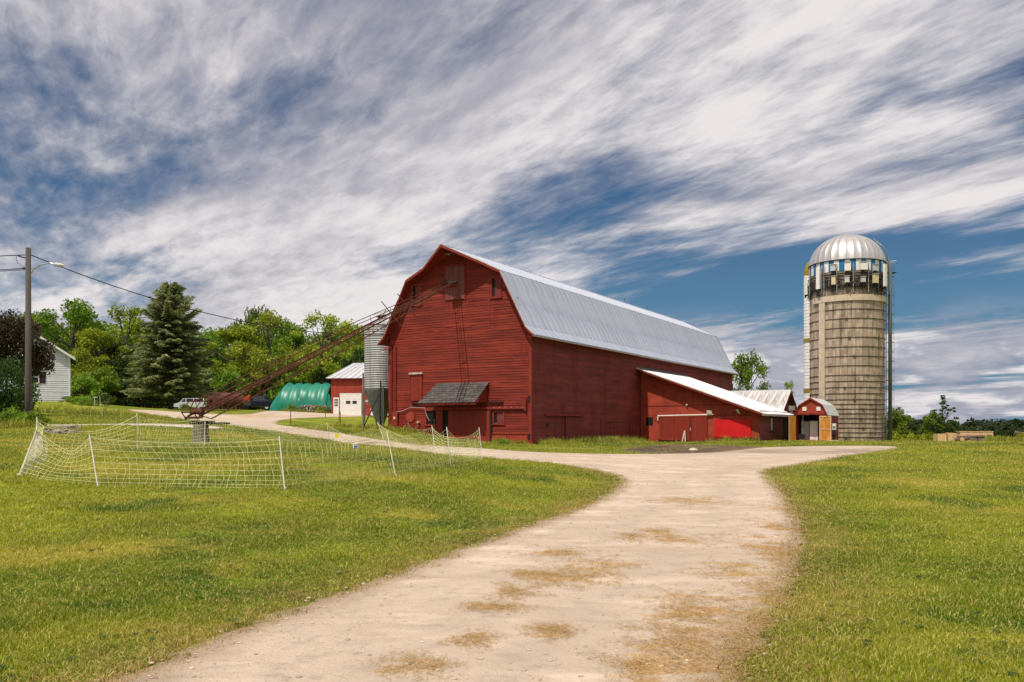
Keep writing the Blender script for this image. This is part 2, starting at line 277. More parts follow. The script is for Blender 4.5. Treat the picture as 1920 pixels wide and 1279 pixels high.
def road_mat(name, base=(.52, .425, .335), base2=(.42, .335, .255), soft=.22, dark=True):
    m = bpy.data.materials.new(name); m.use_nodes = True; nt = m.node_tree; N = nt.nodes; L = nt.links; b = N['Principled BSDF']; o = N['Material Output']
    b.inputs['Roughness'].default_value = .95; b.inputs['Specular IOR Level'].default_value = .15
    g = N.new('ShaderNodeNewGeometry'); vec = g.outputs['Position']
    def noise(sc, det, off=0, st=(1, 1, 1)):
        mp = N.new('ShaderNodeMapping'); mp.inputs['Location'].default_value = (off, off, 0); mp.inputs['Scale'].default_value = st; L.new(vec, mp.inputs[0])
        n = N.new('ShaderNodeTexNoise'); n.inputs['Scale'].default_value = sc; n.inputs['Detail'].default_value = det; n.inputs['Roughness'].default_value = .65; L.new(mp.outputs[0], n.inputs['Vector']); return n.outputs['Fac']
    def mr(f, a, bb, lo=0, hi=1):
        n = N.new('ShaderNodeMapRange'); n.inputs[1].default_value = a; n.inputs[2].default_value = bb; n.inputs[3].default_value = lo; n.inputs[4].default_value = hi; L.new(f, n.inputs[0]); return n.outputs[0]
    def mix(f, a, bb):
        n = N.new('ShaderNodeMix'); n.data_type = 'RGBA'; L.new(f, n.inputs[0])
        for i, v in ((6, a), (7, bb)):
            if isinstance(v, tuple): n.inputs[i].default_value = (*v, 1)
            else: L.new(v, n.inputs[i])
        return n.outputs[2]
    def mth(op, a, bb):
        n = N.new('ShaderNodeMath'); n.operation = op
        for i, v in enumerate((a, bb)):
            if isinstance(v, (int, float)): n.inputs[i].default_value = v
            else: L.new(v, n.inputs[i])
        return n.outputs[0]
    c = mix(mr(noise(.5, 5, 0, (.6, 1, 1)), .35, .65), base, base2)
    c = mix(mr(noise(3.1, 7, 3), .50, .70), c, tuple(x * .66 for x in base)); c = mix(mr(noise(.9, 6, 13, (.5, 1.2, 1)), .52, .68), c, tuple(min(.8, x * 1.22) for x in base))
    c = mix(mr(noise(60, 3, 7), .60, .68), c, (.17, .14, .115))
    c = mix(mr(noise(95, 2, 9), .64, .70), c, (.66, .60, .52))
    if dark:
        at = N.new('ShaderNodeAttribute'); at.attribute_name = 'straw'
        s = mth('ADD', at.outputs['Fac'], mth('MULTIPLY', mth('SUBTRACT', noise(1.9, 8, 21, (.8, 1.3, 1)), .5), 3.4))
        s = mth('ADD', s, mth('MULTIPLY', mth('SUBTRACT', noise(26, 5, 33), .5), .8))
        fine = mix(mr(noise(70, 4, 44, (1, .35, 1)), .40, .60), (.30, .175, .065), (.52, .345, .15))
        c = mix(mr(s, .48, .80, 0, .88), c, fine)
        mu = N.new('ShaderNodeAttribute'); mu.attribute_name = 'mud'
        s2 = mth('ADD', mu.outputs['Fac'], mth('MULTIPLY', mth('SUBTRACT', noise(.9, 8, 2, (.5, 1.6, 1)), .5), 1.3))
        c = mix(mr(s2, .40, .75, 0, .8), c, (.19, .145, .105))
    sd = N.new('ShaderNodeAttribute'); sd.attribute_name = 'sd'
    e = mth('ADD', sd.outputs['Fac'], mth('MULTIPLY', mth('SUBTRACT', noise(2.2, 8, 5), .5), .55))
    c = mix(mr(noise(.7, 6, 19), .40, .62, .05, .42), c, tuple(x * .80 for x in base)) if False else c
    trk = mth('MULTIPLY', mr(mth('ABSOLUTE', mth('SUBTRACT', sd.outputs['Fac'], 1.55), 0), 0.0, .55, 1, 0), mr(noise(1.3, 6, 41), .35, .6))
    c = mix(mth('MULTIPLY', trk, .38), c, tuple(x * .62 for x in base))
    c = mix(mr(e, 0.02, .45, .8, 0), c, (.24, .165, .095))
    L.new(c, b.inputs['Base Color'])
    bp = N.new('ShaderNodeBump'); bp.inputs['Strength'].default_value = .7; bp.inputs['Distance'].default_value = .018; L.new(mth('ADD', noise(45, 6), mth('MULTIPLY', noise(5, 5), 2.5)), bp.inputs['Height']); L.new(bp.outputs[0], b.inputs['Normal'])
    tr = N.new('ShaderNodeBsdfTransparent'); ms = N.new('ShaderNodeMixShader'); L.new(mth('GREATER_THAN', e, 0.0), ms.inputs[0]); L.new(tr.outputs[0], ms.inputs[1]); L.new(b.outputs[0], ms.inputs[2]); L.new(ms.outputs[0], o.inputs[0])
    return m
M['road'] = road_mat('gravel driveway'); M['path'] = road_mat('pale gravel path', (.56, .51, .44), (.42, .38, .32), dark=False)
M['mulch'] = road_mat('dark mulch bed', (.06, .038, .028), (.19, .13, .075), dark=False)

# ------------------------------------------------------------------ mesh building
class MB:
    def __init__(s): s.v = []; s.f = []
    def face(s, pts):
        i = len(s.v); s.v += [tuple(p) for p in pts]; s.f.append(tuple(range(i, i + len(pts)))); return s
    def hexa(s, p):   # 8 points: bottom 4 ccw, top 4 ccw
        i = len(s.v); s.v += [tuple(q) for q in p]
        for f in ((0,3,2,1),(4,5,6,7),(0,1,5,4),(1,2,6,5),(2,3,7,6),(3,0,4,7)): s.f.append(tuple(i + k for k in f))
        return s
    def box(s, x0, x1, y0, y1, z0, z1):
        return s.hexa([(x0,y0,z0),(x1,y0,z0),(x1,y1,z0),(x0,y1,z0),(x0,y0,z1),(x1,y0,z1),(x1,y1,z1),(x0,y1,z1)])
    def prism(s, poly, axis, a, b):
        "poly in the other two axes, extruded along axis from a to b"
        def q(p, t): return (t, p[0], p[1]) if axis == 'x' else (p[0], t, p[1]) if axis == 'y' else (p[0], p[1], t)
        n = len(poly); i = len(s.v); s.v += [q(p, a) for p in poly] + [q(p, b) for p in poly]
        s.f.append(tuple(i + k for k in range(n))); s.f.append(tuple(i + n + k for k in reversed(range(n))))
        for k in range(n): s.f.append((i + k, i + (k + 1) % n, i + n + (k + 1) % n, i + n + k))
        return s
    def tube(s, p0, p1, r0, r1=None, n=6, cap=True):
        return s.path([p0, p1], [r0, r0 if r1 is None else r1], n, cap)
    def path(s, pts, rad, n=6, cap=True):
        pts = [Vector(p) for p in pts]; rad = rad if isinstance(rad, (list, tuple)) else [rad] * len(pts); base = len(s.v)
        for k, p in enumerate(pts):
            d = (pts[min(k + 1, len(pts) - 1)] - pts[max(k - 1, 0)]); d = d.normalized() if d.length else Vector((0, 0, 1))
            u = d.cross(Vector((0, 0, 1)) if abs(d.z) < .9 else Vector((1, 0, 0))).normalized(); w = d.cross(u)
            for j in range(n):
                a = 2 * math.pi * j / n; q = p + rad[k] * (math.cos(a) * u + math.sin(a) * w); s.v.append(tuple(q))
        for k in range(len(pts) - 1):
            for j in range(n): s.f.append((base + k*n + j, base + k*n + (j+1) % n, base + (k+1)*n + (j+1) % n, base + (k+1)*n + j))
        if cap:
            s.f.append(tuple(base + j for j in reversed(range(n)))); s.f.append(tuple(base + (len(pts)-1)*n + j for j in range(n)))
        return s
    def lathe(s, prof, n=32, c=(0, 0), a0=0, a1=2 * math.pi, close=True):
        base = len(s.v); full = abs(a1 - a0 - 2 * math.pi) < 1e-6; m = n if full else n + 1
        for r, z in prof:
            for j in range(m): a = a0 + (a1 - a0) * j / n; s.v.append((c[0] + r * math.cos(a), c[1] + r * math.sin(a), z))
        for k in range(len(prof) - 1):
            for j in range(n): s.f.append((base + k*m + j, base + k*m + (j+1) % m, base + (k+1)*m + (j+1) % m, base + (k+1)*m + j))
        return s
    def bar(s, p0, p1, w, t):   # rectangular bar
        p0, p1 = Vector(p0), Vector(p1); d = (p1 - p0).normalized(); u = d.cross(Vector((0,0,1)) if abs(d.z) < .9 else Vector((1,0,0))).normalized() * w / 2; v = d.cross(u).normalized() * t / 2
        return s.hexa([p0-u-v, p0+u-v, p0+u+v, p0-u+v, p1-u-v, p1+u-v, p1+u+v, p1-u+v])
def root_of(o):
    while o.parent: o = o.parent
    return o
def mesh_of(name, mb, m, dz=0, smooth=False):
    me = bpy.data.meshes.new(name); v = [(a, b, c - dz) for a, b, c in mb.v] if dz else mb.v
    me.from_pydata(v, [], mb.f); me.update()
    if m: me.materials.append(m)
    if smooth: me.shade_smooth()
    return me
def link(name, me, parent=None, loc=(0, 0, 0), rot=(0, 0, 0), scale=(1, 1, 1), kind=None):
    o = bpy.data.objects.new(name, me); COL.objects.link(o); o.parent = parent; o.location = loc; o.rotation_euler = rot; o.scale = scale
    if kind: o['kind'] = kind
    return o
def part(name, mb, m, parent, abs_=True, smooth=False, kind=None, label=None):
    dz = root_of(parent).location.z if abs_ else 0
    o = link(name, mesh_of(name, mb, m, dz, smooth), parent, kind=kind)
    if label: o['label'] = label
    return o
def tag(o, label, cat, group=None):
    o['label'] = label; o['category'] = cat
    if group: o['group'] = group
    return o
def thing(name, label, cat, loc, rz=0, group=None):
    o = link(name, None, None, loc, (0, 0, rz)); return tag(o, label, cat, group)
def solid(name, mb, m, label, cat, loc=(0, 0, 0), rz=0, group=None, smooth=False):
    o = link(name, mesh_of(name, mb, m, 0, smooth), None, loc, (0, 0, rz)); return tag(o, label, cat, group)
def np_mesh(name, V, F, m):
    "V (n,3), F (k,3 or 4)"
    me = bpy.data.meshes.new(name); k = F.shape[1]
    me.vertices.add(len(V)); me.vertices.foreach_set('co', np.ascontiguousarray(V, dtype=np.float32).ravel())
    me.loops.add(F.size); me.loops.foreach_set('vertex_index', F.astype(np.int32).ravel())
    me.polygons.add(len(F)); me.polygons.foreach_set('loop_start', np.arange(0, F.size, k, dtype=np.int32)); me.polygons.foreach_set('loop_total', np.full(len(F), k, dtype=np.int32))
    me.update(calc_edges=True); me.validate()
    if m: me.materials.append(m)
    return me

# ------------------------------------------------------------------ ground
def axis(segs):
    o = []
    for a, b, st in segs: o += list(np.arange(a, b, st))
    return np.array(o + [segs[-1][1]])
xs = axis([(-3000,-500,250),(-500,-150,25),(-150,-70,5),(-70,-30,1.2),(-30,30,.6),(30,70,1.2),(70,150,5),(150,500,25),(500,3000,250)])
ys = axis([(-400,-50,50),(-50,-10,5),(-10,2,1.5),(2,60,.6),(60,130,1.5),(130,200,6),(200,500,30),(500,4000,350)])
gx, gy = np.meshgrid(xs, ys); gz = hz(gx, gy)
nx, ny = len(xs), len(ys); idx = np.arange(nx * ny).reshape(ny, nx)
F = np.stack([idx[:-1,:-1], idx[:-1,1:], idx[1:,1:], idx[1:,:-1]], -1).reshape(-1, 4)
me = np_mesh('ground', np.stack([gx, gy, gz], -1).reshape(-1, 3), F, M['ground']); me.shade_smooth()
link('ground', me, kind='structure')

def seg_dist(X, Y, poly):
    d = np.full(X.shape, 1e9); inside = np.zeros(X.shape, bool); n = len(poly)
    for i in range(n):
        x0, y0 = poly[i]; x1, y1 = poly[(i + 1) % n]; dx, dy = x1 - x0, y1 - y0; l2 = dx*dx + dy*dy + 1e-12
        t = np.clip(((X - x0) * dx + (Y - y0) * dy) / l2, 0, 1)
        d = np.minimum(d, (X - x0 - t*dx) ** 2 + (Y - y0 - t*dy) ** 2)
        c = ((y0 > Y) != (y1 > Y)) & (X < dx * (Y - y0) / (dy if abs(dy) > 1e-12 else 1e-12) + x0); inside ^= c
    return np.where(inside, 1, -1) * np.sqrt(d)
def chaikin(p, it=2):
    for _ in range(it):
        q = []
        for i in range(len(p)):
            a, b = p[i], p[(i + 1) % len(p)]; q += [(a[0]*.75 + b[0]*.25, a[1]*.75 + b[1]*.25), (a[0]*.25 + b[0]*.75, a[1]*.25 + b[1]*.75)]
        p = q
    return p
def sheet(name, poly, m, step, lift, margin=.7, extra=None):
    px = [p[0] for p in poly]; py = [p[1] for p in poly]
    X, Y = np.meshgrid(np.arange(min(px) - margin, max(px) + margin + step, step), np.arange(min(py) - margin, max(py) + margin + step, step))
    sd = seg_dist(X, Y, poly); keep = sd > -margin
    c = keep[:-1,:-1] | keep[1:,:-1] | keep[:-1,1:] | keep[1:,1:]
    ii = np.arange(X.size).reshape(X.shape); F = np.stack([ii[:-1,:-1][c], ii[:-1,1:][c], ii[1:,1:][c], ii[1:,:-1][c]], -1)
    used = np.unique(F); rm = np.full(X.size, -1); rm[used] = np.arange(len(used)); F = rm[F]
    x = X.ravel()[used]; y = Y.ravel()[used]; z = hz(x, y) + lift
    me = np_mesh(name, np.stack([x, y, z], -1), F, m)
    for nm, arr in [('sd', sd.ravel()[used])] + [(k, f(x, y)) for k, f in (extra or {}).items()]:
        a = me.attributes.new(nm, 'FLOAT', 'POINT'); a.data.foreach_set('value', arr.astype(np.float32))
    me.shade_smooth(); return link(name, me, kind='structure')
road_poly = [(-4.9,-5),(-3.5,3.3)] + [gp(*q) for q in [(220,1279),(400,1205),(560,1140),(700,1095),(860,1030),(1000,985),(1090,950),(1145,922),(1165,905),(1150,893),(1100,880),
    (1000,867),(905,860),(820,853),(740,842),(640,829),(560,817),(480,806),(430,800),(380,793),(330,784),(285,778),(240,770),(238,768),(290,769.5),(350,773.5),(410,777),(465,777.5),(482,774),(500,770.5),
    (560,772.5),(620,776),(690,778),(728,779.5),(726,782),(660,782),(600,783),(540,786),(517,791),(525,797),(570,804),(640,813),(740,829),(820,837),(905,841),(960,846),(1020,849),(1100,851),(1200,852),(1290,850),(1360,842),(1440,839),
    (1500,837),(1570,836),(1660,836.5),(1700,838),(1690,842),(1620,851),(1560,862),(1500,873),(1440,884),(1445,895),(1475,925),(1500,965),(1508,1005),(1490,1100),(1430,1190),(1380,1279)]] + [(1.2,3.8),(.4,-5)]
road_poly = chaikin(road_poly, 1)
straw_px = [(790,1255,55,14),(1050,1093,60,14),(1100,1085,60,10),(960,1115,30,10),(1000,1079,30,5),(1120,1065,60,8),(1060,1040,45,8),(935,1145,38,6),(888,1206,30,4),(1030,1189,25,4),(1270,1013,50,7),(1230,1000,22,5),
    (1380,1075,60,16),(1430,1030,30,22),(1320,1135,60,18),(1300,1160,50,22),(1270,1190,50,20),(1240,1225,60,20),(1210,1262,60,22),(1450,1130,60,40),(1400,1205,45,35),(1490,1040,20,40),(1455,990,22,12),(1480,960,18,12),(1370,1240,40,30),
    (1290,940,60,6),(1490,1075,14,30),(1470,1130,18,30),(1440,1180,25,30),(1405,1235,25,30),(1300,1230,22,40),(480,780,60,4),(1180,1010,25,6)]
straw_w = []
for q in straw_px:
    c = gp(q[0], q[1]); e = gp(q[0] + q[2], q[1]); f_ = gp(q[0], q[1] - q[3]); straw_w.append((c[0], c[1], max(.12, e[0] - c[0]), max(.15, f_[1] - c[1])))
def straw_f(x, y):
    o = np.zeros_like(x)
    for cx, cy, rx, ry in straw_w: o = np.maximum(o, .72 * np.exp(-(((x - cx) / rx) ** 2 + ((y - cy) / ry) ** 2) * .55))
    return o
def mud_f(x, y): return .55 * np.exp(-((y - x * -.15 - 45) / 5.0) ** 2) * (x > 0) * np.clip((x - 0) / 4, 0, 1) + .35 * np.exp(-((y - 58) / 14) ** 2) * (x > 12)
sheet('driveway', road_poly, M['road'], .2, .016, extra={'straw': straw_f, 'mud': mud_f})
path_poly = [(-60, 41.6), (-34, 41.9), (-28, 41.4), (-22, 41.3), (-16.5, 40.2), (-14.5, 41.5), (-15, 44.2), (-19, 43.6), (-24, 44.0), (-29, 43.6), (-38, 44.0), (-60, 44.2)]
sheet('gravel_path', chaikin(path_poly, 1), M['path'], .4, .03)
mulch_poly = chaikin([gp(*q) for q in [(1160,843),(1220,834),(1300,834),(1370,837),(1440,838),(1400,843),(1320,851),(1200,851),(1150,849)]], 1)
sheet('mulch_bed', mulch_poly, M['mulch'], .2, .028)
bare_poly = chaikin([gp(*q) for q in [(75,808),(100,803),(160,806),(180,812),(150,818),(90,816)]], 1)
sheet('bare_soil', bare_poly, M['mulch'], .25, .02)
POLYS = [road_poly, chaikin(path_poly, 1)]

# ------------------------------------------------------------------ barn
AX = Vector((.8603, -.5098)); BX = Vector((.5098, .8603)); RZ = math.atan2(-.5098, .8603)
C0 = Vector((1.19, 52.0))
def bw(x, y): q = C0 + AX * x + BX * y; return (q.x, q.y)
BZ = .4
barn = thing('barn', 'large red gambrel roofed barn with grey metal roof and horizontal siding', 'barn', (C0.x, C0.y, BZ), RZ)
W, LEN = 11.2, 44.0
PR = [(.49, 7.38), (-.05, 7.89), (-1.92, 11.51), (-5.6, 13.31), (-9.28, 11.51), (-11.15, 7.89), (-11.69, 7.38)]
def roofz(x):
    for (a, za), (b, zb) in zip(PR[:-1], PR[1:]):
        if b <= x <= a: return za + (zb - za) * (a - x) / (a - b)
    return 7.4
def xlim(z):
    "inside x range of the gable wall at height z"
    if z <= 7.3: return (-W, 0)
    if z < 11.4: d = max(0.06, -.05 - (-1.87) * (z - 7.8) / 3.62 * -1 if False else (z - 7.8) / (11.42 - 7.8) * 1.87 + .05); return (-W + max(0.02, d), -max(0.02, d))
    d = 1.92 + (z - 11.42) / (13.22 - 11.42) * 3.68; return (-W + min(d, 5.59), -min(d, 5.59))
ground_f = lambda x, y: h(*bw(x, y))
# wall cores
mb = MB(); prof = [(-W + .02, -1), (-.02, -1), (-.02, 7.3), (-1.95, 11.38), (-5.6, 13.15), (-9.25, 11.38), (-W + .02, 7.3)]
part('wall', MB().prism(prof, 'y', .02, .14), M['redpaint'], barn); part('wall', MB().prism(prof, 'y', LEN - .14, LEN - .02), M['redpaint'], barn)
for q_ in (-.14, -W + .02): part('wall', MB().box(q_, q_ + .12, .145, LEN - .145, -1, 7.32), M['siding_side'], barn)
def lap(mb, x0, x1, z0, z1, out, thick=.022, wob=.004, xa=None, xb=None, jit=0):
    "one clapboard on the plane y=0 facing -y; xa/xb = top ends"
    xa = x0 if xa is None else xa; xb = x1 if xb is None else xb
    a = out + thick + random.uniform(-wob, wob); b = out + .004; z0 += random.uniform(-jit, jit)
    za = z0 + random.uniform(-jit, jit)
    mb.hexa([(x0, -a, z0), (x1, -a, za), (x1, .0, za), (x0, .0, z0), (xa, -b, z1), (xb, -b, z1), (xb, .0, z1), (xa, .0, z1)])
def courses(mb, zlo, zhi, step, lim, holes, lmin, lmax, out=0, thick=.022, jit=0):
    z = zlo
    while z < zhi:
        z1 = min(z + step, zhi); a0, b0 = lim(z + .001); a1, b1 = lim(z1)
        segs = [(a0, b0)]
        for hx0, hx1, hz0, hz1 in holes:
            if z1 > hz0 + .02 and z < hz1 - .02:
                ns = []
                for s0, s1 in segs:
                    if hx1 <= s0 or hx0 >= s1: ns.append((s0, s1)); continue
                    if hx0 > s0 + .03: ns.append((s0, hx0))
                    if hx1 < s1 - .03: ns.append((hx1, s1))
                segs = ns
        for s0, s1 in segs:
            x = s0
            while x < s1 - .02:
                e = x + random.uniform(lmin, lmax); e = s1 if e > s1 - .8 else e
                lap(mb, x, e - .004, z + .004, z1 + .012, out, thick, .006, xa=max(x, a1) if x == s0 else x, xb=min(e - .004, b1) if e == s1 else e - .004, jit=jit)
                x = e
        z += step
HOLES = [(-6.7, -2.95, -1, 2.75), (-6.42, -4.95, 10.0, 12.2), (-2.88, -2.2, 9.95, 11.2), (-9.18, -8.48, 9.9, 11.25), (-9.35, -8.35, 3.4, 5.35), (-8.0, -7.15, 1.9, 2.75), (-2.75, -1.95, 1.85, 2.65)]
mb = MB(); courses(mb, 1.7, 13.2, .165, xlim, HOLES, 2.5, 6.5, jit=.012); part('siding', mb, M['siding'], barn, kind='stuff')
# lower skirt and foundation
mb = MB(); courses(mb, 1.25, 1.7, .15, lambda z: (-W, 0), HOLES, 2, 5, out=.01); part('siding', mb, M['siding'], barn, kind='stuff')
for q0, q1 in ((-2.9, 0), (-W, -6.75)): part('foundation', MB().box(q0, q1, -.06, 0, -.6, 1.22), M['plyred'], barn); part('water_table', MB().box(q0, q1 + .02, -.10, -.062, 1.22, 1.29), M['redpaint'], barn)
# side wall siding (plane x=0 facing +x)
mb = MB(); SH = [(4.55, 7.15, -1, 2.35)]
courses(mb, .2, 7.3, .15, lambda z: (0, LEN), SH, 2.5, 6, jit=.008)
mb.v = [(-y, x, z) for x, y, z in mb.v]      # (along, -out) -> (out, along)
part('siding', mb, M['siding_side'], barn, kind='stuff')
# left wall boards (out of view)
mb = MB()
for k in range(47): mb.box(-W - .025, -W, .02, LEN - .02, .2 + k * .15, .2 + k * .15 + .135)
part('siding', mb, M['siding_side'], barn, kind='stuff')
# corner boards
for x0, x1 in ((-.14, .035), (-W - .035, -W + .14)):
    part('corner_board', MB().box(x0, x1, -.065, -.028, .4, 7.35), M['redtrim'], barn)
part('corner_board', MB().box(.03, .06, -.06, .12, .3, 7.3), M['redtrim'], barn)
# roof deck with overhangs
HX = 2.2
def deck_poly(y, th): return
mb = MB(); TH = .09
for (a, za), (b, zb) in zip(PR[:-1], PR[1:]):
    y0, y1 = -.6, LEN + .6
    mb.hexa([(a, y0, za - TH), (b, y0, zb - TH), (b, y1, zb - TH), (a, y1, za - TH), (a, y0, za - .01), (b, y0, zb - .01), (b, y1, zb - .01), (a, y1, za - .01)])
part('roof_deck', mb, M['redtrim'], barn)
# hay hood: the ridge runs 1.13 m further out than the gable overhang
hx, hzr = 2.25, 13.31 - 2.25 * .489
PK = (-5.6, -1.73, 13.31)
for sgn in (1, -1):
    e = (-5.6 + sgn * hx, -.602, hzr); k = (-5.6, -.602, 13.31)
    v = [e, PK, k]; v2 = [(p[0], p[1], p[2] - TH) for p in v]
    m2 = MB(); m2.v = v + v2; m2.f = [(0, 1, 2) if sgn > 0 else (2, 1, 0), (5, 4, 3) if sgn > 0 else (3, 4, 5), (0, 3, 4, 1), (1, 4, 5, 2), (2, 5, 3, 0)]
    part('hood', m2, M['redtrim'], barn)
    m2 = MB(); v = [(e[0] + sgn*.0, e[1] - .03, e[2] + .012), (PK[0], PK[1] - .05, PK[2] + .012), (k[0], k[1], k[2] + .012)]; m2.v = v + [(p[0], p[1], p[2] - .02) for p in v]; m2.f = list(m2.f) + [(0,1,2) if sgn > 0 else (2,1,0), (5,4,3), (0,3,4,1), (1,4,5,2), (2,5,3,0)]
    part('hood_sheet', m2, M['roofwhite'] if False else M['roof'], barn)
# rake boards
def rake(pts, w=.20, t=.05, m='redtrim', off=0):
    for p, q in zip(pts[:-1], pts[1:]):
        p, q = Vector(p), Vector(q); d = (q - p); mb = MB()
        dn = Vector((0, 0, -w)); ou = Vector((0, -t, 0))
        mb.hexa([p + dn, q + dn, q + dn + ou, p + dn + ou, p, q, q + ou, p + ou]); part('rake_board', mb, M[m], barn)
for sg in (1, -1):
    pts = [(.50, -.603, 7.40), (-.05, -.603, 7.91), (-1.92, -.603, 11.54), (-5.6 + hx, -.603, hzr + .02)]
    if sg < 0: pts = [(-11.2 - x, y, z) for x, y, z in pts]
    rake(pts); rake([(-5.6 + sg * (hx), -.604, hzr + .021), (-5.6, -1.735, 13.33)])
    pts2 = [(x, y - .052, z + .01) for x, y, z in pts] + [(-5.6, -1.79, 13.345)]
    rake(pts2, .055, .02, 'trim')
for sg in (1, -1):
    pts = [(.50, LEN + .65, 7.40), (-.05, LEN + .65, 7.91), (-1.92, LEN + .65, 11.54), (-5.6, LEN + .65, 13.34)]
    if sg < 0: pts = [(-11.2 - x, y, z) for x, y, z in pts]
    rake(pts)
# roof sheets: each a corrugated panel, shared mesh per slope
def panel_mesh(name, p0, p1, w, m, ribs=3, rh=.019, lap_=.0):
    "sheet from (x,z) p0 down-slope to p1, width w along y"
    d = Vector((p1[0] - p0[0], p1[1] - p0[1])); nrm = Vector((-d.y, d.x)).normalized()
    if nrm.y < 0: nrm = -nrm
    ys_ = []
    for r in range(ribs):
        b = w * r / ribs; ys_ += [(b, 0), (b + .02, rh if r == 0 else rh * .55), (b + .05, rh if r == 0 else rh * .55), (b + .07, 0)]
    ys_.append((w - .003, 0)); me_ = MB()
    for (px_, pz_) in (p0, p1):
        for yy, hh in ys_: me_.v.append((px_ + nrm.x * (hh + .006), yy, pz_ + nrm.y * (hh + .006)))
    n = len(ys_)
    for k in range(n - 1): me_.f.append((k, k + 1, n + k + 1, n + k))
    return mesh_of(name, me_, m, BZ)
def lay(name, me, parent, y0, count, w, skip=0, wob=.004):
    for k in range(count):
        link(name, me, parent, (random.uniform(-wob, wob), y0 + k * w, random.uniform(0, wob)))
PWD = .74; NP = 61; Y0 = -.62
up = panel_mesh('roof_panel', (-5.6, 13.31), (-1.90, 11.50), PWD, M['roof']); lay('roof_panel', up, barn, Y0, NP, PWD)
lo1 = panel_mesh('roof_panel', (-1.92, 11.51), (-.75, 9.25), PWD, M['roof']); lay('roof_panel', lo1, barn, Y0, NP, PWD)
lo2 = panel_mesh('roof_panel', (-.77, 9.285), (-.05, 7.89), PWD, M['roof'], rh=.032); lay('roof_panel', lo2, barn, Y0, NP, PWD)
fl = panel_mesh('roof_panel', (-.05, 7.895), (.53, 7.345), PWD, M['roof']); lay('roof_panel', fl, barn, Y0, NP, PWD)
def merged_panels(p0, p1):
    mb = MB(); d = Vector((p1[0] - p0[0], p1[1] - p0[1])); nrm = Vector((-d.y, d.x)).normalized(); nrm = nrm if nrm.y > 0 else -nrm
    prof_ = []
    for k in range(NP * 3): b = Y0 + k * PWD / 3; prof_ += [(b, 0), (b + .03, .03), (b + .06, 0)]
    n = len(prof_)
    for q in (p0, p1):
        for yy, hh in prof_: mb.v.append((q[0] + nrm.x * (hh + .006), yy, q[1] + nrm.y * (hh + .006)))
    for k in range(n - 1): mb.f.append((k, k + 1, n + k + 1, n + k))
    return mb
for a, b in (((-5.6, 13.31), (-9.28, 11.51)), ((-9.28, 11.51), (-11.15, 7.89)), ((-11.15, 7.89), (-11.7, 7.36))): part('roof_sheeting', merged_panels(a, b), M['roof'], barn)
mb = MB(); mb.prism([(-5.6 - .16, 13.27), (-5.6, 13.37), (-5.6 + .16, 13.27), (-5.6, 13.335)], 'y', -1.76, LEN + .62); part('ridge_cap', mb, M['roof'], barn)
part('eave_fascia', MB().box(.515, .55, -.6, LEN + .6, 7.22, 7.34), M['trim'], barn)
part('drip_edge', MB().box(.552, .572, -.62, LEN + .62, 7.29, 7.35), M['roof'], barn)
part('eave_soffit', MB().box(.03, .51, -.55, LEN + .55, 7.225, 7.26), M['redtrim'], barn)
for k, yy in enumerate((27.9, 33.6)): part('lightning_rod', MB().tube((-5.6, yy, 13.36), (-5.6, yy, 13.62), .015).lathe([(0, 13.62), (.07, 13.66), (0, 13.74)], 6, (-5.6, yy)), M['black'], barn)
# downspout at far corner
part('downspout', MB().path([(.5, LEN + .3, 7.25), (.35, LEN + .2, 6.7), (.06, LEN - .1, 6.2), (.06, LEN - .1, 5.2)], .05, 6), M['galvdull'], barn)
# hay door, shutters
mb = MB()
for k in range(7): x = -6.4 + k * .206; mb.box(x, x + .198, -.085, -.03, 10.02, 12.18)
part('loft_door', mb, M['loft'], barn, label='dull maroon loft door under the hood'); part('loft_door_frame', MB().box(-6.5, -6.42, -.07, 0, 9.95, 12.3).box(-4.95, -4.87, -.07, 0, 9.95, 12.3).box(-6.42, -4.95, -.1, 0, 12.2, 12.3), M['redtrim'], barn)
def opening(x0, x1, z0, z1, nm='window', inset=.12, shutter='maroon'):
    w = part(nm, MB().box(x0 - .10, x0, -.065, .0, z0 - .08, z1 + .1).box(x1, x1 + .10, -.065, 0, z0 - .08, z1 + .1).box(x0, x1, -.065, 0, z1, z1 + .1).box(x0 - .14, x1 + .14, -.10, 0, z0 - .15, z0 - .08), M['redtrim'], barn)
    part('shutter', MB().box(x0, x0 + .04 + (x1 - x0) * .32, -.004, .019, z0 - .07, z1).box(x0 + .05 + (x1 - x0) * .32, x1, -.002, .019, z0 - .07, z1), M[shutter], w); part('recess_shade', MB().box(x0 + .0, x0 + (x1 - x0) * .30, -.008, -.005, z0, z1), M['dark'], w); return w  # dark boards and near-black strip: shade of the window recess put into colour
opening(-9.15, -8.52, 9.97, 11.19); opening(-2.85, -2.22, 10.0, 11.15); opening(-2.7, -2.0, 1.95, 2.6, 'hatch'); 
d = part('side_hatch', MB().box(-9.3, -8.95, -.06, 0, 3.45, 5.2).box(-8.94, -8.62, -.065, 0, 3.45, 5.2).box(-8.61, -8.38, -.058, 0, 3.45, 5.2), M['door'], barn)
part('ledge', MB().box(-9.4, -8.3, -.16, 0, 5.22, 5.34), M['trim'], d)
w_ = part('window', MB().box(-8.1, -8.0, -.07, 0, 1.8, 2.85).box(-7.15, -7.05, -.07, 0, 1.8, 2.85).box(-8.0, -7.15, -.07, 0, 2.75, 2.85).box(-8.15, -7.0, -.1, 0, 1.75, 1.85), M['redtrim'], barn)
part('broken_pane', MB().box(-8.0, -7.15, -.003, .018, 1.85, 2.75), M['dark'], w_)
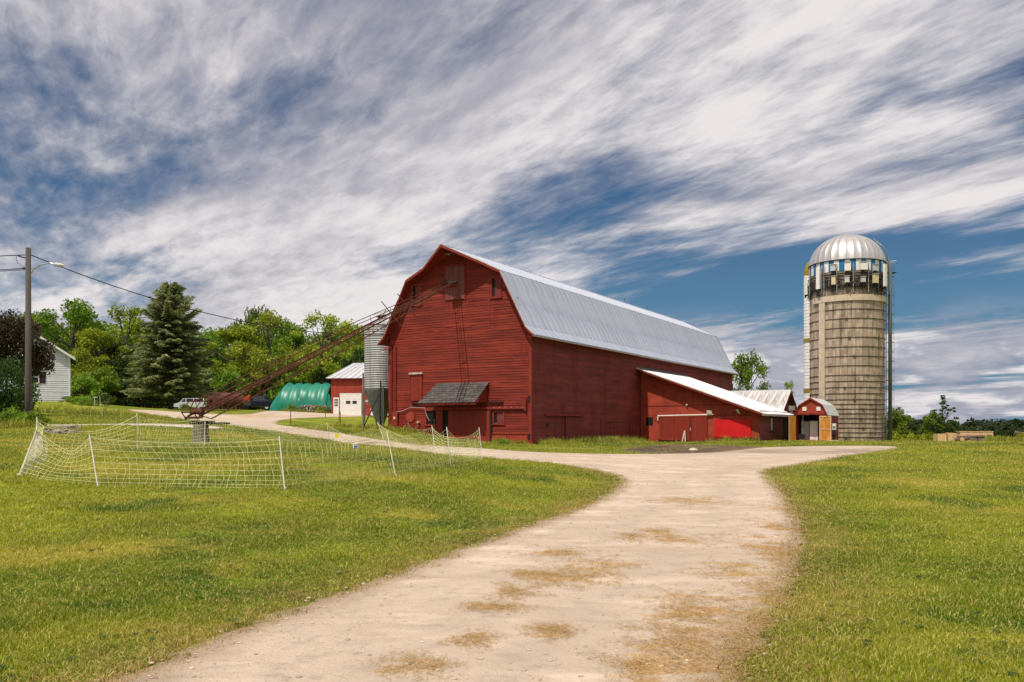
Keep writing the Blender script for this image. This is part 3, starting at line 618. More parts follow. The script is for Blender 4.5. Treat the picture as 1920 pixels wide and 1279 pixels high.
# vertical trim joints on the gable and horizontal ledge strips
for x in (-7.95, -3.1): part('joint_strip', MB().box(x, x + .05, -.036, -.02, 8.1, 10.9), M['redtrim'], barn)
for x0, x1, z in ((-8.2, -7.4, 8.05), (-6.6, -6.0, 8.25), (-4.6, -4.1, 8.25), (-4.4, -3.2, 9.85), (-8.1, -7.6, 9.7), (-2.0, -.9, 9.75)): part('patch_board', MB().box(x0, x1, -.042, -.02, z, z + .045), M['redtrim'], barn)
# big sliding door below canopy
dr = part('sliding_door', MB().box(-6.2, -5.15, -.13, -.085, .62, 2.72).box(-5.14, -4.1, -.132, -.085, .6, 2.72).box(-4.09, -2.98, -.129, -.085, .58, 2.72), M['door'], barn, label='red brown sliding door standing slightly open')
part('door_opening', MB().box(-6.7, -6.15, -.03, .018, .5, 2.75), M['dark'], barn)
part('door_jamb', MB().box(-7.2, -6.68, -.08, -.03, .6, 2.78), M['redpaint'], barn); part('door_jamb', MB().box(-2.97, -2.83, -.14, -.03, .45, 2.8), M['black'], barn)
part('door_rail', MB().box(-7.2, -.35, -.17, -.09, 2.80, 2.97), M['redtrim'], barn)
for k in range(6): part('rail_bolt', MB().tube((-2.6 + k * .42, -.19, 2.9), (-2.6 + k * .42, -.17, 2.9), .025), M['trim'], barn)
part('rail_stop', MB().box(-.38, -.28, -.2, -.09, 2.68, 3.45), M['redtrim'], barn)
part('ledge_board', MB().box(-9.2, -7.1, -.14, -.03, 3.23, 3.32), M['black'], barn); part('ledge_board', MB().box(-3.1, -2.0, -.14, -.03, 3.2, 3.29), M['black'], barn)
part('corner_bracket', MB().box(-.2, -.05, -.13, -.066, .95, 1.25), M['black'], barn); part('corner_bracket', MB().box(-.2, -.05, -.12, -.066, 3.25, 3.6), M['black'], barn)
# canopy with shingles
cy0, cy1, cz0, cz1 = -1.25, -.03, 3.22, 4.55
can = part('canopy', MB().hexa([(-7.8, cy0, cz0 - .07), (-3.35, cy0, cz0 - .07), (-3.05, cy1, cz1 - .07), (-7.15, cy1, cz1 - .07), (-7.8, cy0, cz0 - .01), (-3.35, cy0, cz0 - .01), (-3.05, cy1, cz1 - .01), (-7.15, cy1, cz1 - .01)]).prism([(cy0 + .1, cz0), (cy1, cz0 - .02), (cy1, cz1 - .1)], 'x', -3.32, -3.24).prism([(cy0 + .1, cz0), (cy1, cz0 - .02), (cy1, cz1 - .1)], 'x', -7.2, -7.12).box(-7.7, -3.3, cy0 + .03, cy0 + .1, cz0 - .14, cz0 - .07), M['redtrim'], barn)
rows = 9; sm = {}
for r in range(rows):
    f0, f1 = r / rows, (r + 1) / rows + .03
    def cp(f, u): xl = -7.82 + f * .65; xr = -3.33 + f * .3; return (xl + (xr - xl) * u, cy0 - .03 + f * (cy1 - cy0), cz0 + f * (cz1 - cz0))
    n = 14
    for k in range(n):
        u0 = (k + (r % 2) * .5) / n; u1 = min(1, u0 + 1 / n - .003)
        if u0 >= .995: continue
        a, b, c_, d_ = cp(f0, u0), cp(f0, u1), cp(min(f1, 1), u1), cp(min(f1, 1), u0); q = random.uniform(.022, .036) ; dr_ = random.uniform(-.012, .012)
        mb = MB().hexa([(a[0], a[1] + dr_, a[2]), (b[0], b[1] + dr_, b[2]), (c_[0], c_[1], c_[2] - .0), (d_[0], d_[1], d_[2]), (a[0], a[1] + dr_ - q*.6, a[2] + q), (b[0], b[1] + dr_ - q*.6, b[2] + q), (c_[0], c_[1], c_[2] + .006), (d_[0], d_[1], d_[2] + .006)])
        part('shingle', mb, M['shingle'], can)
# conduits, boxes
for x in (-10.95, -10.6): part('conduit', MB().tube((x, -.09, 2.6), (x, -.09, 7.2), .05), M['redtrim'], barn)
for x, y in ((-9.9, 0), (-9.2, 0)): pass
part('meter_box', MB().box(-10.85, -10.35, -.2, -.04, 1.75, 2.7), M['redpaint'], barn); part('socket', MB().box(-10.65, -10.5, -.24, -.2, 2.2, 2.38), M['cream'], barn)
part('round_cover', MB().tube((-9.35, -.07, 2.35), (-9.35, -.03, 2.35), .36, n=16), M['plyred'], barn)
part('wall_shelf', MB().box(-10.95, -10.1, -.16, -.04, 1.68, 1.74).box(-8.9, -7.2, -.14, -.04, 1.42, 1.5), M['redpaint'], barn)
part('wall_cable', MB().path([(-10.85, -.14, 2.65), (-10.0, -.12, 2.75), (-9.3, -.12, 3.0), (-8.1, -.12, 2.95), (-7.95, -.14, 2.5), (-7.7, -.16, 2.1), (-7.3, -.13, 2.2), (-7.35, -.12, 1.3)], .02, 4), M['palecable'], barn)
part('wall_cable', MB().path([(-8.6, -.2, 2.0), (-8.7, -.2, 1.7), (-9.4, -.18, 1.2), (-9.9, -.15, 1.55), (-10.2, -.14, 1.65)], .018, 4), M['palecable'], barn)
part('wall_cable', MB().path([(-9.5, -.14, 2.0), (-9.3, -.14, 1.6), (-8.8, -.14, 1.45), (-7.9, -.14, 1.48)], .016, 4), M['palecable'], barn)
part('insulator', MB().tube((-8.6, -.26, 2.0), (-8.6, -.06, 2.0), .07), M['cream'], barn)
lmp = part('lamp_arm', MB().path([(-5.6, -.05, 12.95), (-5.6, -.6, 13.0), (-5.62, -.95, 12.9)], .02, 5), M['steel'], barn); part('lamp_shade', MB().lathe([(.05, 12.95), (.1, 12.9), (.24, 12.8), (.2, 12.79), (.06, 12.86)], 14, (-5.62, -.95)), M['steel'], lmp)
part('floodlight', MB().tube((-10.9, -.1, 7.15), (-11.1, -.5, 7.0), .02).lathe([(.03, 7.1), (.14, 6.95), (.13, 6.93)], 10, (-11.15, -.52)), M['plyred'], barn)
part('floodlight', MB().lathe([(.03, 6.95), (.14, 6.8), (.13, 6.78)], 10, (-11.5, -.3)).tube((-11.5, -.3, 6.95), (-11.2, -.1, 7.1), .02), M['trim'], barn)
# side wall door and shutters (plane x=.0)
part('side_door', MB().box(.03, .075, 4.58, 5.4, .72, 2.33).box(.03, .078, 5.41, 6.25, .72, 2.33).box(.03, .074, 6.26, 7.12, .72, 2.33), M['siding_side'], barn)
part('side_door_rail', MB().box(.03, .16, 1.7, 7.3, 2.40, 2.54), M['redtrim'], barn)
for y0 in (10.2, 13.2): part('panel_frame', MB().box(.024, .05, y0, y0 + .1, .8, 2.2).box(.024, .05, y0 + 2.4, y0 + 2.5, .8, 2.2).box(.024, .05, y0 + .1, y0 + 2.4, 2.1, 2.2), M['siding_side'], barn)
part('wall_bracket', MB().box(.03, .1, 1.9, 2.15, 1.0, 1.15).box(.03, .1, 1.95, 2.1, 1.7, 1.9), M['black'], barn)
part('side_footing', MB().box(.0, .05, .0, LEN, -.6, .78), M['siding_side'], barn)

# ------------------------------------------------------------------ lean-to shed
LX, LY = bw(0, 17); lean = thing('lean_to_shed', 'red lean-to shed with white metal roof against the long barn wall', 'shed', (LX, LY, .3), RZ)
def zr(x): return 6.36 - (6.36 - 2.72) * x / 9.86
YF = .8                                                      # its front wall, local y
mb = MB(); mb.prism([(.065, -1), (9.5, -1), (9.5, zr(9.5) - .13), (.065, zr(.065) - .13)], 'y', YF, YF + .1); part('wall', mb, M['plyred'], lean)
for x0, x1, z0 in ((.1, 2.0, 2.6), (2.02, 4.4, 2.6), (4.42, 6.3, 2.6), (6.32, 9.45, 2.6)):
    z1 = zr(x1) - .15; zz = zr(x0) - .15
    if z1 > z0: part('plywood_panel', MB().prism([(x0, z0), (x1, z0), (x1, z1), (x0, zz)], 'y', YF - .018, YF - .001), M['plyred'], lean)
for x0, x1 in ((.1, .62), (.64, 1.55),): part('plywood_panel', MB().box(x0, x1, YF - .016, YF - .001, .5, 2.58), M['plyred'], lean)
part('gable_ledge', MB().box(.3, 8.0, YF - .05, YF - .019, 3.33, 3.38), M['redtrim'], lean)
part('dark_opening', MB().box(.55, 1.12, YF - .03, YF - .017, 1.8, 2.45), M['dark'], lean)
part('side_wall', MB().box(9.4, 9.5, YF + .11, 11.2, -1, zr(9.5) - .13), M['maroon'], lean)
mb = MB(); courses(mb, .45, 1.6, .16, lambda z: (YF + .02, 11.2), [], 1.2, 3); courses(mb, 1.62, 2.9, .42, lambda z: (YF + .02, 11.2), [(3.9, 5.1, 1.35, 2.5)], 2, 4, thick=.01)
mb.v = [(9.5 - y, x, z) for x, y, z in mb.v]; part('siding', mb, M['maroon'], lean, kind='stuff')
wn = part('window', MB().box(9.51, 9.55, 3.98, 4.06, 1.4, 2.4).box(9.51, 9.55, 4.92, 5.0, 1.4, 2.4).box(9.51, 9.55, 4.06, 4.92, 2.34, 2.4).box(9.51, 9.58, 3.9, 5.1, 1.32, 1.4), M['black'], lean)
part('pane', MB().box(9.501, 9.52, 4.06, 4.47, 1.4, 2.34), M['glass'], wn); part('pane', MB().box(9.501, 9.52, 4.5, 4.92, 1.4, 2.34), M['glass'], wn)
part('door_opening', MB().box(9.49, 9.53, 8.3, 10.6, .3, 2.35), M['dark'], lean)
part('roof_deck', MB().prism([(.03, zr(.03) - .12), (9.86, zr(9.86) - .12), (9.86, zr(9.86) - .02), (.03, zr(.03) - .02)], 'y', 0, 11.4), M['redtrim'], lean)
def panel2(name, p0, p1, w, m, dz, ribs=3, rh=.025):
    me_ = MB(); d = Vector((p1[0] - p0[0], p1[1] - p0[1])); nrm = Vector((-d.y, d.x)).normalized(); nrm = nrm if nrm.y > 0 else -nrm
    ys_ = []
    for r in range(ribs): b = w * r / ribs; ys_ += [(b, 0), (b + .02, rh), (b + .05, rh), (b + .07, 0)]
    ys_.append((w - .003, 0)); n = len(ys_)
    for q in (p0, p1):
        for yy, hh in ys_: me_.v.append((q[0] + nrm.x * hh, yy, q[1] + nrm.y * hh))
    for k in range(n - 1): me_.f.append((k, k + 1, n + k + 1, n + k))
    return mesh_of(name, me_, m, dz)
pm = panel2('roof_panel', (.03, 6.36), (5.0, zr(5.0)), .76, M['roofwhite'], .3); pm2 = panel2('roof_panel', (4.95, zr(4.95) - .02), (9.95, zr(9.95) - .02), .76, M['roofwhite'], .3)
for k in range(15): link('roof_panel', pm, lean, (0, -.02 + k * .76, random.uniform(0, .012))); link('roof_panel', pm2, lean, (0, -.02 + k * .76, random.uniform(-.01, .004)))
part('rake_board', MB().hexa([(.03, -.05, 6.2), (9.9, -.05, 2.55), (9.9, -.0, 2.55), (.03, -.0, 6.2), (.03, -.05, 6.37), (9.9, -.05, 2.73), (9.9, 0, 2.73), (.03, 0, 6.37)]), M['redtrim'], lean)
part('rake_trim', MB().hexa([(.03, -.08, 6.33), (9.95, -.08, 2.68), (9.95, -.052, 2.68), (.03, -.052, 6.33), (.03, -.08, 6.41), (9.95, -.08, 2.76), (9.95, -.052, 2.76), (.03, -.052, 6.41)]), M['white'], lean)
part('eave_board', MB().box(9.9, 9.93, 0, 11.6, 2.5, 2.66), M['trim'], lean)
part('roof_flashing', MB().hexa([(0.04, 0, 6.36), (.5, 0, 6.2), (.5, 11.3, 6.2), (.04, 11.3, 6.36), (.04, 0, 6.5), (.5, 0, 6.235), (.5, 11.3, 6.235), (.04, 11.3, 6.5)]), M['galvdull'], lean)
# sliding doors on track
for xx in (1.74, 2.9, 4.05, 4.24, 5.44): part('door_batten', MB().box(xx, xx + .1, YF - .115, YF - .1005, .66, 2.42), M['door'], lean)
part('sliding_door', MB().box(1.72, 4.18, YF - .10, YF - .06, .62, 2.45), M['door'], lean)
part('sliding_door', MB().box(4.22, 5.56, YF - .08, YF - .045, .60, 2.45), M['door'], lean)
part('kick_board', MB().hexa([(1.9, YF - .115, .62), (3.2, YF - .115, .62), (3.2, YF - .101, .62), (1.9, YF - .101, .62), (1.9, YF - .115, .98), (3.2, YF - .115, .84), (3.2, YF - .101, .84), (1.9, YF - .101, .98)]), M['redtrim'], lean)
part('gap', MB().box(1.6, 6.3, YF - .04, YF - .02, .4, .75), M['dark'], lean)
part('door_track', MB().tube((1.55, YF - .12, 2.55), (6.0, YF - .12, 2.62), .05, n=8).tube((1.57, YF - .12, 2.55), (1.57, YF - .12, 2.2), .05, n=8), M['white'], lean)
part('door_track', MB().tube((6.0, YF - .11, 2.62), (8.9, YF - .11, 2.58), .035, n=8), M['redtrim'], lean)
part('door_handle', MB().box(4.2, 4.25, YF - .14, YF - .1, 1.4, 1.6), M['trim'], lean)
part('bright_panel', MB().box(6.14, 7.5, YF - .11, YF - .03, .90, 2.24).box(7.505, 8.88, YF - .112, YF - .03, .88, 2.22), M['bright'], lean, label='bright red sheet covering the right half of the front')
part('floodlight', MB().box(5.55, 5.95, YF - .22, YF - .06, 2.66, 2.95), M['trim'], lean)
part('floodlight', MB().hexa([(7.95, YF - .25, 2.72), (8.12, YF - .25, 2.62), (8.12, YF - .05, 2.62), (7.95, YF - .05, 2.72), (7.77, YF - .25, 2.98), (7.98, YF - .25, 3.03), (7.98, YF - .05, 3.03), (7.77, YF - .05, 2.98)]), M['cream'], lean)
part('wall_lamp', MB().tube((3.95, YF - .2, 3.4), (3.95, YF, 3.4), .07), M['trim'], lean)
part('stone_sill', MB().box(6.0, 9.3, YF - .08, YF - .03, .4, .9), M['redpaint'], lean)
gl = bw(3.7, 17 + YF - .55)
solid('prop_post', MB().tube((0, 0, -.05), (.1, .3, .95), .05).tube((.28, 0, -.05), (.12, .32, .95), .045), M['trim'], 'pair of weathered wooden props leaning on the red sliding door', 'prop', (gl[0], gl[1], h(*gl)), RZ)

# ------------------------------------------------------------------ gabled shed behind the lean-to
GX, GY = bw(0, 28.5); shed2 = thing('gabled_shed', 'low maroon shed with rusty white metal gable roof behind the lean-to', 'shed', (GX, GY, .3), RZ)
XR = 8.75
mb = MB(); mb.prism([(.25, .2), (6.15, .2), (6.15, 2.85), (3.2, 4.72), (.25, 2.85)], 'x', XR - .5, XR - .38); part('wall', mb, M['maroon'], shed2)
part('wall', MB().box(.1, XR - .51, .3, .4, .2, 2.88), M['maroon'], shed2); part('wall', MB().box(.1, XR - .51, 6.0, 6.1, .2, 2.88), M['maroon'], shed2)
mb = MB()
for k in range(19):
    y0 = .25 + k * .31; zt = 2.85 + 1.87 * (1 - abs(y0 + .15 - 3.2) / 2.95) - .03; mb.box(XR - .379, XR - .36, y0, y0 + .3, .3, max(2.7, zt - .12))
part('siding', mb, M['maroon'], shed2, kind='stuff')
part('roof_deck', MB().hexa([(.03, -.05, 2.78), (XR, -.05, 2.78), (XR, 3.2, 4.82), (.03, 3.2, 4.82), (.03, -.05, 2.87), (XR, -.05, 2.87), (XR, 3.2, 4.91), (.03, 3.2, 4.91)]).hexa([(.03, 3.2, 4.82), (XR, 3.2, 4.82), (XR, 6.4, 2.78), (.03, 6.4, 2.78), (.03, 3.2, 4.91), (XR, 3.2, 4.91), (XR, 6.4, 2.87), (.03, 6.4, 2.87)]), M['maroon'], shed2)
def sheetx(w, y0, z0, y1, z1, m, dz, ribs=3, rh=.035):
    mb = MB(); pts = []
    for r in range(ribs): b = w * r / ribs; pts += [(b, 0), (b + .03, rh), (b + .07, rh), (b + .10, 0)]
    pts.append((w - .004, 0)); n = len(pts)
    for yy, zz in ((y0, z0), (y1, z1)):
        for x, hh in pts: mb.v.append((x, yy, zz + hh + .03))
    for k in range(n - 1): mb.f.append((k, k + 1, n + k + 1, n + k))
    return mesh_of('roof_panel', mb, m, dz)
pf = sheetx(.73, -.1, 2.86, 3.22, 4.97, M['roofold'], .3); pb = sheetx(.73, 6.5, 2.86, 3.18, 4.97, M['roofold'], .3)
for k in range(12): link('roof_panel', pf, shed2, (.03 + k * .73, random.uniform(-.04, .04), random.uniform(0, .01))); link('roof_panel', pb, shed2, (.03 + k * .73, 0, 0))
part('ridge_cap', MB().prism([(3.0, 4.86), (3.2, 4.99), (3.4, 4.86), (3.2, 4.95)], 'x', .03, XR + .04), M['roofwhite'], shed2)
for a, b in (((-.08, 2.84), (3.2, 4.9)), ((3.2, 4.9), (6.45, 2.84))): part('rake_board', MB().hexa([(XR, a[0], a[1] - .16), (XR + .04, a[0], a[1] - .16), (XR + .04, b[0], b[1] - .16), (XR, b[0], b[1] - .16), (XR, a[0], a[1] + .02), (XR + .04, a[0], a[1] + .02), (XR + .04, b[0], b[1] + .02), (XR, b[0], b[1] + .02)]), M['redtrim'], shed2)
pp = P(1484, 828, 70.5)
q = (pp[0], pp[1]); solid('timber_post', MB().box(-.12, .12, -.12, .12, -.1, 2.75).box(-.2, .3, -.2, .2, 2.76, 3.15), M['stump'], 'grey timber post holding the lean-to eave beside the small red shed', 'post', (q[0], q[1], h(*q)), RZ)

# ------------------------------------------------------------------ small gambrel equipment shed
sx, sy = 24.06 - .8603 * 1.2, 64 + .51 * 1.2; gs = thing('equipment_shed', 'small red gambrel shed with plywood doors standing open beside the silo', 'shed', (sx, sy, .42), RZ)
w2, D = 1.2, 4.9
gpf = [(-w2, .1), (w2, .1), (w2, 2.18), (.86, 2.9), (0, 3.42), (-.86, 2.9), (-w2, 2.18)]
part('gable_wall', MB().prism([(-w2, 2.32), (-w2 + .02, 2.18), (w2 - .02, 2.18), (w2, 2.32), (.84, 2.88), (0, 3.38), (-.84, 2.88)], 'y', 0, .08), M['plyred'], gs, abs_=False)
part('wall', MB().box(-w2, -w2 + .1, 0.0, .08, .1, 2.17).box(.62, w2, 0, .08, .1, 2.17), M['plyred'], gs, abs_=False)
part('wall', MB().prism(gpf, 'y', D - .08, D), M['plyred'], gs, abs_=False)
for k in range(8): y0 = .081 + k * (D - .17) / 8; part('wall_board', MB().box(w2 - .06, w2, y0, y0 + (D - .17) / 8 - .012, .1, 2.17), M['redpaint'], gs, abs_=False)
part('wall', MB().box(-w2, -w2 + .06, .081, D - .081, .1, 2.17), M['redpaint'], gs, abs_=False)
part('floor_deck', MB().box(-w2 + .06, w2 - .06, -.25, D - .09, -.1, .22), M['plyred'], gs, abs_=False)
mb = MB(); gp2 = [(-w2 - .06, 2.12), (-.88, 2.93), (0, 3.47), (.88, 2.93), (w2 + .06, 2.12)]
for a, b in zip(gp2[:-1], gp2[1:]): part('roof_panel', MB().hexa([(a[0], -.1, a[1]), (b[0], -.1, b[1]), (b[0], D + .1, b[1]), (a[0], D + .1, a[1]), (a[0], -.1, a[1] + .05), (b[0], -.1, b[1] + .05), (b[0], D + .1, b[1] + .05), (a[0], D + .1, a[1] + .05)]), M['roofshed'], gs, abs_=False)
for a, b in zip(gp2[:-1], gp2[1:]): part('rake_board', MB().hexa([(a[0], -.14, a[1] - .08), (b[0], -.14, b[1] - .08), (b[0], -.101, b[1] - .08), (a[0], -.101, a[1] - .08), (a[0], -.14, a[1] + .04), (b[0], -.14, b[1] + .04), (b[0], -.101, b[1] + .04), (a[0], -.101, a[1] + .04)]), M['redtrim'], gs, abs_=False)
for x in (-.62, .42): part('vent', MB().box(x, x + .3, -.04, -.002, 2.5, 2.8), M['white'], gs, abs_=False)
part('header', MB().box(-w2 - .03, w2 + .03, -.06, -.001, 2.2, 2.32).box(-.1, .15, -.09, -.061, 2.22, 2.34), M['redpaint'], gs, abs_=False)
def ply_door(x0, x1, yy, ang):
    d = link('door', None, gs); me_ = MB()
    wd = abs(x1 - x0)
    n = 4
    for k in range(n): me_.box(k * wd / n + .003, (k + 1) * wd / n - .003, 0, .02, .15, 2.1)
    d = link('door', mesh_of('door', me_, M['ply']), gs, (x0, yy, 0), (0, 0, ang)); fr = MB().box(0, .07, -.03, 0, .15, 2.1).box(wd - .07, wd, -.03, 0, .15, 2.1).box(.07, wd - .07, -.03, 0, 2.02, 2.1).box(.07, wd - .07, -.03, 0, .15, .23).box(.07, wd - .07, -.03, 0, 1.05, 1.12)
    link('door_frame', mesh_of('door_frame', fr, M['timber']), d)
    bc = MB().bar((.09, -.012, .42), (.3, -.012, .24), .02, .06).bar((wd - .09, -.012, 1.8), (wd - .3, -.012, 2.0), .02, .06).bar((.09, -.012, 1.8), (.3, -.012, 2.0), .02, .06).bar((wd - .09, -.012, .42), (wd - .3, -.012, .24), .02, .06)
    link('corner_brace', mesh_of('corner_brace', bc, M['timber']), d); return d
for o in [ply_door(.64, 1.5, -.03, R(2)), ply_door(-1.12, -1.95, -.03, R(246))]: pass
for o in [o for o in list(COL.objects) if o.name.startswith('door') and o.type == 'EMPTY']: bpy.data.objects.remove(o)
def on_gs(x, y, z=.22): q = Vector((sx, sy)) + AX * x + BX * y; return (q.x, q.y, .42 + z)
solid('equipment_cabinet', MB().box(-.3, .3, -.3, .3, 0, 1.5).box(-.28, .28, -.315, -.301, .3, 1.42).box(-.28, .28, -.32, -.301, .05, .26), M['white'], 'white equipment cabinet inside the small red shed', 'cabinet', on_gs(.05, 1.2), RZ)
solid('equipment_cabinet', MB().box(-.3, .3, -.3, .3, 0, 1.48).box(-.05, 0, -.33, -.301, .2, 1.4), M['lgrey'], 'grey cabinet left of the white one in the small shed', 'cabinet', on_gs(-.66, 1.5), RZ)
solid('steel_pipe', MB().tube((0, 0, 0), (0, 0, 1.95), .04, n=8), M['steel'], 'upright steel pipe in the doorway of the small red shed', 'pipe', on_gs(-.72, .6))
solid('spare_wheel', MB().tube((0, -.06, .26), (0, .06, .26), .26, n=16).tube((0, -.07, .26), (0, .07, .26), .12, n=12), M['rubber'], 'black wheel leaning low in the shed doorway', 'wheel', on_gs(-.78, .35), RZ)
solid('paint_bucket', MB().lathe([(.12, 0), (.14, .26), (.13, .26), (0, .25)], 12), M['white'], 'small white bucket on the floor at the shed doorway', 'bucket', on_gs(.38, .3))
mt = thing('electric_meter', 'grey electric meter boxes and conduit beside the small red shed', 'meter', (on_gs(1.55, .9)[0], on_gs(1.55, .9)[1], .4), RZ)
part('meter_box', MB().box(-.14, .16, -.12, .1, 1.05, 1.55), M['lgrey'], mt, False); part('meter_dial', MB().tube((0, -.2, 1.4), (0, -.12, 1.4), .09, n=12), M['white'], mt, False)
part('post', MB().box(-.05, .05, -.02, .08, -.3, 1.8).box(-.12, .14, -.1, .0, .5, .95), M['black'], mt, False); part('junction_box', MB().box(-.42, -.28, -.1, .02, 1.0, 1.2), M['white'], mt, False)
q = on_gs(1.5, -.2); solid('scrap_plank', MB().bar((-.7, 0, .04), (.8, .15, .1), .3, .04).bar((-.3, -.2, .09), (.5, .2, .16), .2, .04), M['cream'], 'pale planks lying on the grass beside the small shed', 'plank', (q[0], q[1], h(q[0], q[1])))

# ------------------------------------------------------------------ silo
SX, SY = (1587.5 - CX) / FX * 74, 74.0; SR = 3.08; SB = .05
silo = thing('silo', 'tall concrete stave silo with silver dome and cell antennas', 'silo', (SX, SY, SB)); fa = math.atan2(-SY, -SX)   # angle towards the viewer
HT = 15.85
part('wall', MB().lathe([(SR - .05, -.6), (SR - .05, HT)], 64), M['core'], silo, smooth=True)
mb = MB(); NS = 62
for j in range(NS):
    z = -.5 - (.38 if j % 2 else 0); a0 = 2 * math.pi * j / NS; a1 = 2 * math.pi * (j + 1) / NS - .004
    while z < HT - .9:
        z1 = min(z + .76, HT - .9); r = SR + random.uniform(-.006, .006); ri = SR - .06
        c0, s0, c1, s1 = math.cos(a0), math.sin(a0), math.cos(a1), math.sin(a1)
        mb.hexa([(ri*c0, ri*s0, z), (r*c0, r*s0, z), (r*c1, r*s1, z), (ri*c1, ri*s1, z), (ri*c0, ri*s0, z1 - .012), (r*c0, r*s0, z1 - .012), (r*c1, r*s1, z1 - .012), (ri*c1, ri*s1, z1 - .012)]); z = z1
part('stave', mb, M['stave'], silo, kind='stuff')
hm = mesh_of('hoop', MB().lathe([(SR + .002, -.022), (SR + .045, -.022), (SR + .045, .022), (SR + .002, .022)], 56), M['hoop'])
zs = []; z = .35
while z < 12.2: zs.append(z); z += .40 if z < 3.6 else (.52 if z < 5.6 else .80)
for z in zs: o = link('hoop', hm, silo, (0, 0, z), (0, 0, random.uniform(0, 6)))
for z in (13.5, 14.2): link('hoop', hm, silo, (0, 0, z))
for z in zs[1::2]:
    a = fa + random.uniform(-.3, .6); part('hoop_lug', MB().bar(((SR + .05) * math.cos(a), (SR + .05) * math.sin(a), z - .02), ((SR + .05) * math.cos(a + .06), (SR + .05) * math.sin(a + .06), z - .02), .09, .12), M['hoop'], silo, False)
part('collar', MB().lathe([(SR + .02, 12.35), (SR + .13, 12.35), (SR + .13, 12.85), (SR + .02, 12.85)], 60, a0=fa - 1.05, a1=fa + 1.75), M['ring'], silo, False)
ca = fa - math.asin(.63)
mb = MB()
for k in range(16): z = .6 + k * .735; mb.hexa([((r_) * math.cos(a_), (r_) * math.sin(a_), z_) for z_ in (z, z + .725) for r_, a_ in ((SR, ca - .095), (SR + .12, ca - .095), (SR + .12, ca + .095), (SR, ca + .095))])
part('chute', mb, M['ring'], silo, False)
# band of blue and white panels below the dome
NB = 44; bm = {}
for c in ('blue', 'white'):
    bm[c] = mesh_of('band_panel', MB().lathe([(SR + .01, HT - .95), (SR + .035, HT - .95), (SR + .035, HT - .02), (SR + .01, HT - .02)], 2, a0=0, a1=2 * math.pi / NB - .004), M[c])
for j in range(NB): link('band_panel', bm['blue' if j % 2 else 'white'], silo, (0, 0, 0), (0, 0, 2 * math.pi * j / NB))
# dome gores
NG = 32; mb = MB(); n = 9; rr = SR + .06
for k in range(n + 1):
    t = math.pi / 2 * k / n; r = rr * math.cos(t) + .001; z = HT + .02 + 2.66 * math.sin(t)
    for j, (u, bl) in enumerate(((0, .016), (.04, .0), (.5, .008), (.96, .0), (1, .016))):
        a = 2 * math.pi / NG * u; mb.v.append(((r + bl * math.cos(t)) * math.cos(a), (r + bl * math.cos(t)) * math.sin(a), z))
for k in range(n):
    for j in range(4): mb.f.append((k*5 + j, k*5 + j + 1, (k+1)*5 + j + 1, (k+1)*5 + j))
gm = mesh_of('dome_panel', mb, M['dome'], 0, True)
for j in range(NG): link('dome_panel', gm, silo, (0, 0, 0), (0, 0, 2 * math.pi * j / NG))
part('dome_cap', MB().lathe([(.5, HT + 2.62), (.5, HT + 2.70), (.3, HT + 2.78), (0, HT + 2.82)], 20), M['dome'], silo, False)
part('dome_rim', MB().lathe([(SR + .05, HT - .03), (SR + .14, HT - .03), (SR + .14, HT + .03), (SR + .05, HT + .03)], 56), M['black'], silo, False)
def on_silo(px, r=SR): return fa + math.asin(max(-.999, min(.999, (px - 1587.5) / 65.5)))
def sbox(px, z0, z1, w, d0, d1, extra=None):
    a = on_silo(px); u = Vector((math.cos(a), math.sin(a))); t = Vector((-u.y, u.x)); c = u * SR; pts = []
    for z in (z0, z1):
        for r_, s_ in ((d0, -w/2), (d1, -w/2), (d1, w/2), (d0, w/2)): q = c + u * r_ + t * s_; pts.append((q.x, q.y, z))
    return MB().hexa(pts)
def zpx(py, Z=70.9): return EYE - (py - HY) * Z / FX - SB
for px, y0, y1 in ((1524, 503, 541), (1545, 496, 537), (1644, 494, 536)):
    a = part('panel_antenna', sbox(px, zpx(y1), zpx(y0), .34, .35, .52), M['white'], silo, False); part('mount_pipe', sbox(px + 3, zpx(y1 + 8), zpx(y0 - 4), .07, .16, .26), M['steel'], a, False); part('bracket', sbox(px, zpx(y1 + 2), zpx(y1 - 1), .2, .0, .35), M['black'], a, False); part('connector', sbox(px, zpx(y1 + 5), zpx(y1), .26, .37, .48), M['black'], a, False)
for px, y0, y1, w, c in ((1567, 495, 506, .42, 'lgrey'), (1589, 493, 508, .5, 'white'), (1613, 493, 507, .6, 'white'), (1631, 497, 508, .42, 'lgrey'), (1568, 517, 532, .34, 'cream'), (1588, 519, 530, .38, 'lgrey'), (1612, 521, 530, .36, 'lgrey'), (1631, 515, 531, .46, 'cream')):
    a = part('radio_unit', sbox(px, zpx(y1), zpx(y0), w, .22, .45), M[c], silo, False); part('bracket', sbox(px, zpx(y1 + 2), zpx(y0 - 2), .12, .02, .21), M['steel'], a, False); part('cable_tail', sbox(px, zpx(y1 + 8), zpx(y1), .12, .25, .33), M['black'], a, False)
    part('sunshade', sbox(px, zpx(y0 - 1.2), zpx(y0 - .4), w + .08, .2, .5), M['lgrey'], a, False)
for px in (1551, 1572, 1598, 1622, 1638): part('mount_pipe', sbox(px, zpx(548), zpx(494), .06, .12, .19), M['steel'], silo, False)
part('mount_rail', MB().lathe([(SR + .09, zpx(513)), (SR + .15, zpx(513)), (SR + .15, zpx(511)), (SR + .09, zpx(511))], 40, a0=fa - 1.5, a1=fa + 1.5).lathe([(SR + .09, zpx(536)), (SR + .15, zpx(536)), (SR + .15, zpx(534)), (SR + .09, zpx(534))], 40, a0=fa - 1.5, a1=fa + 1.5), M['black'], silo, False)
mb = MB()
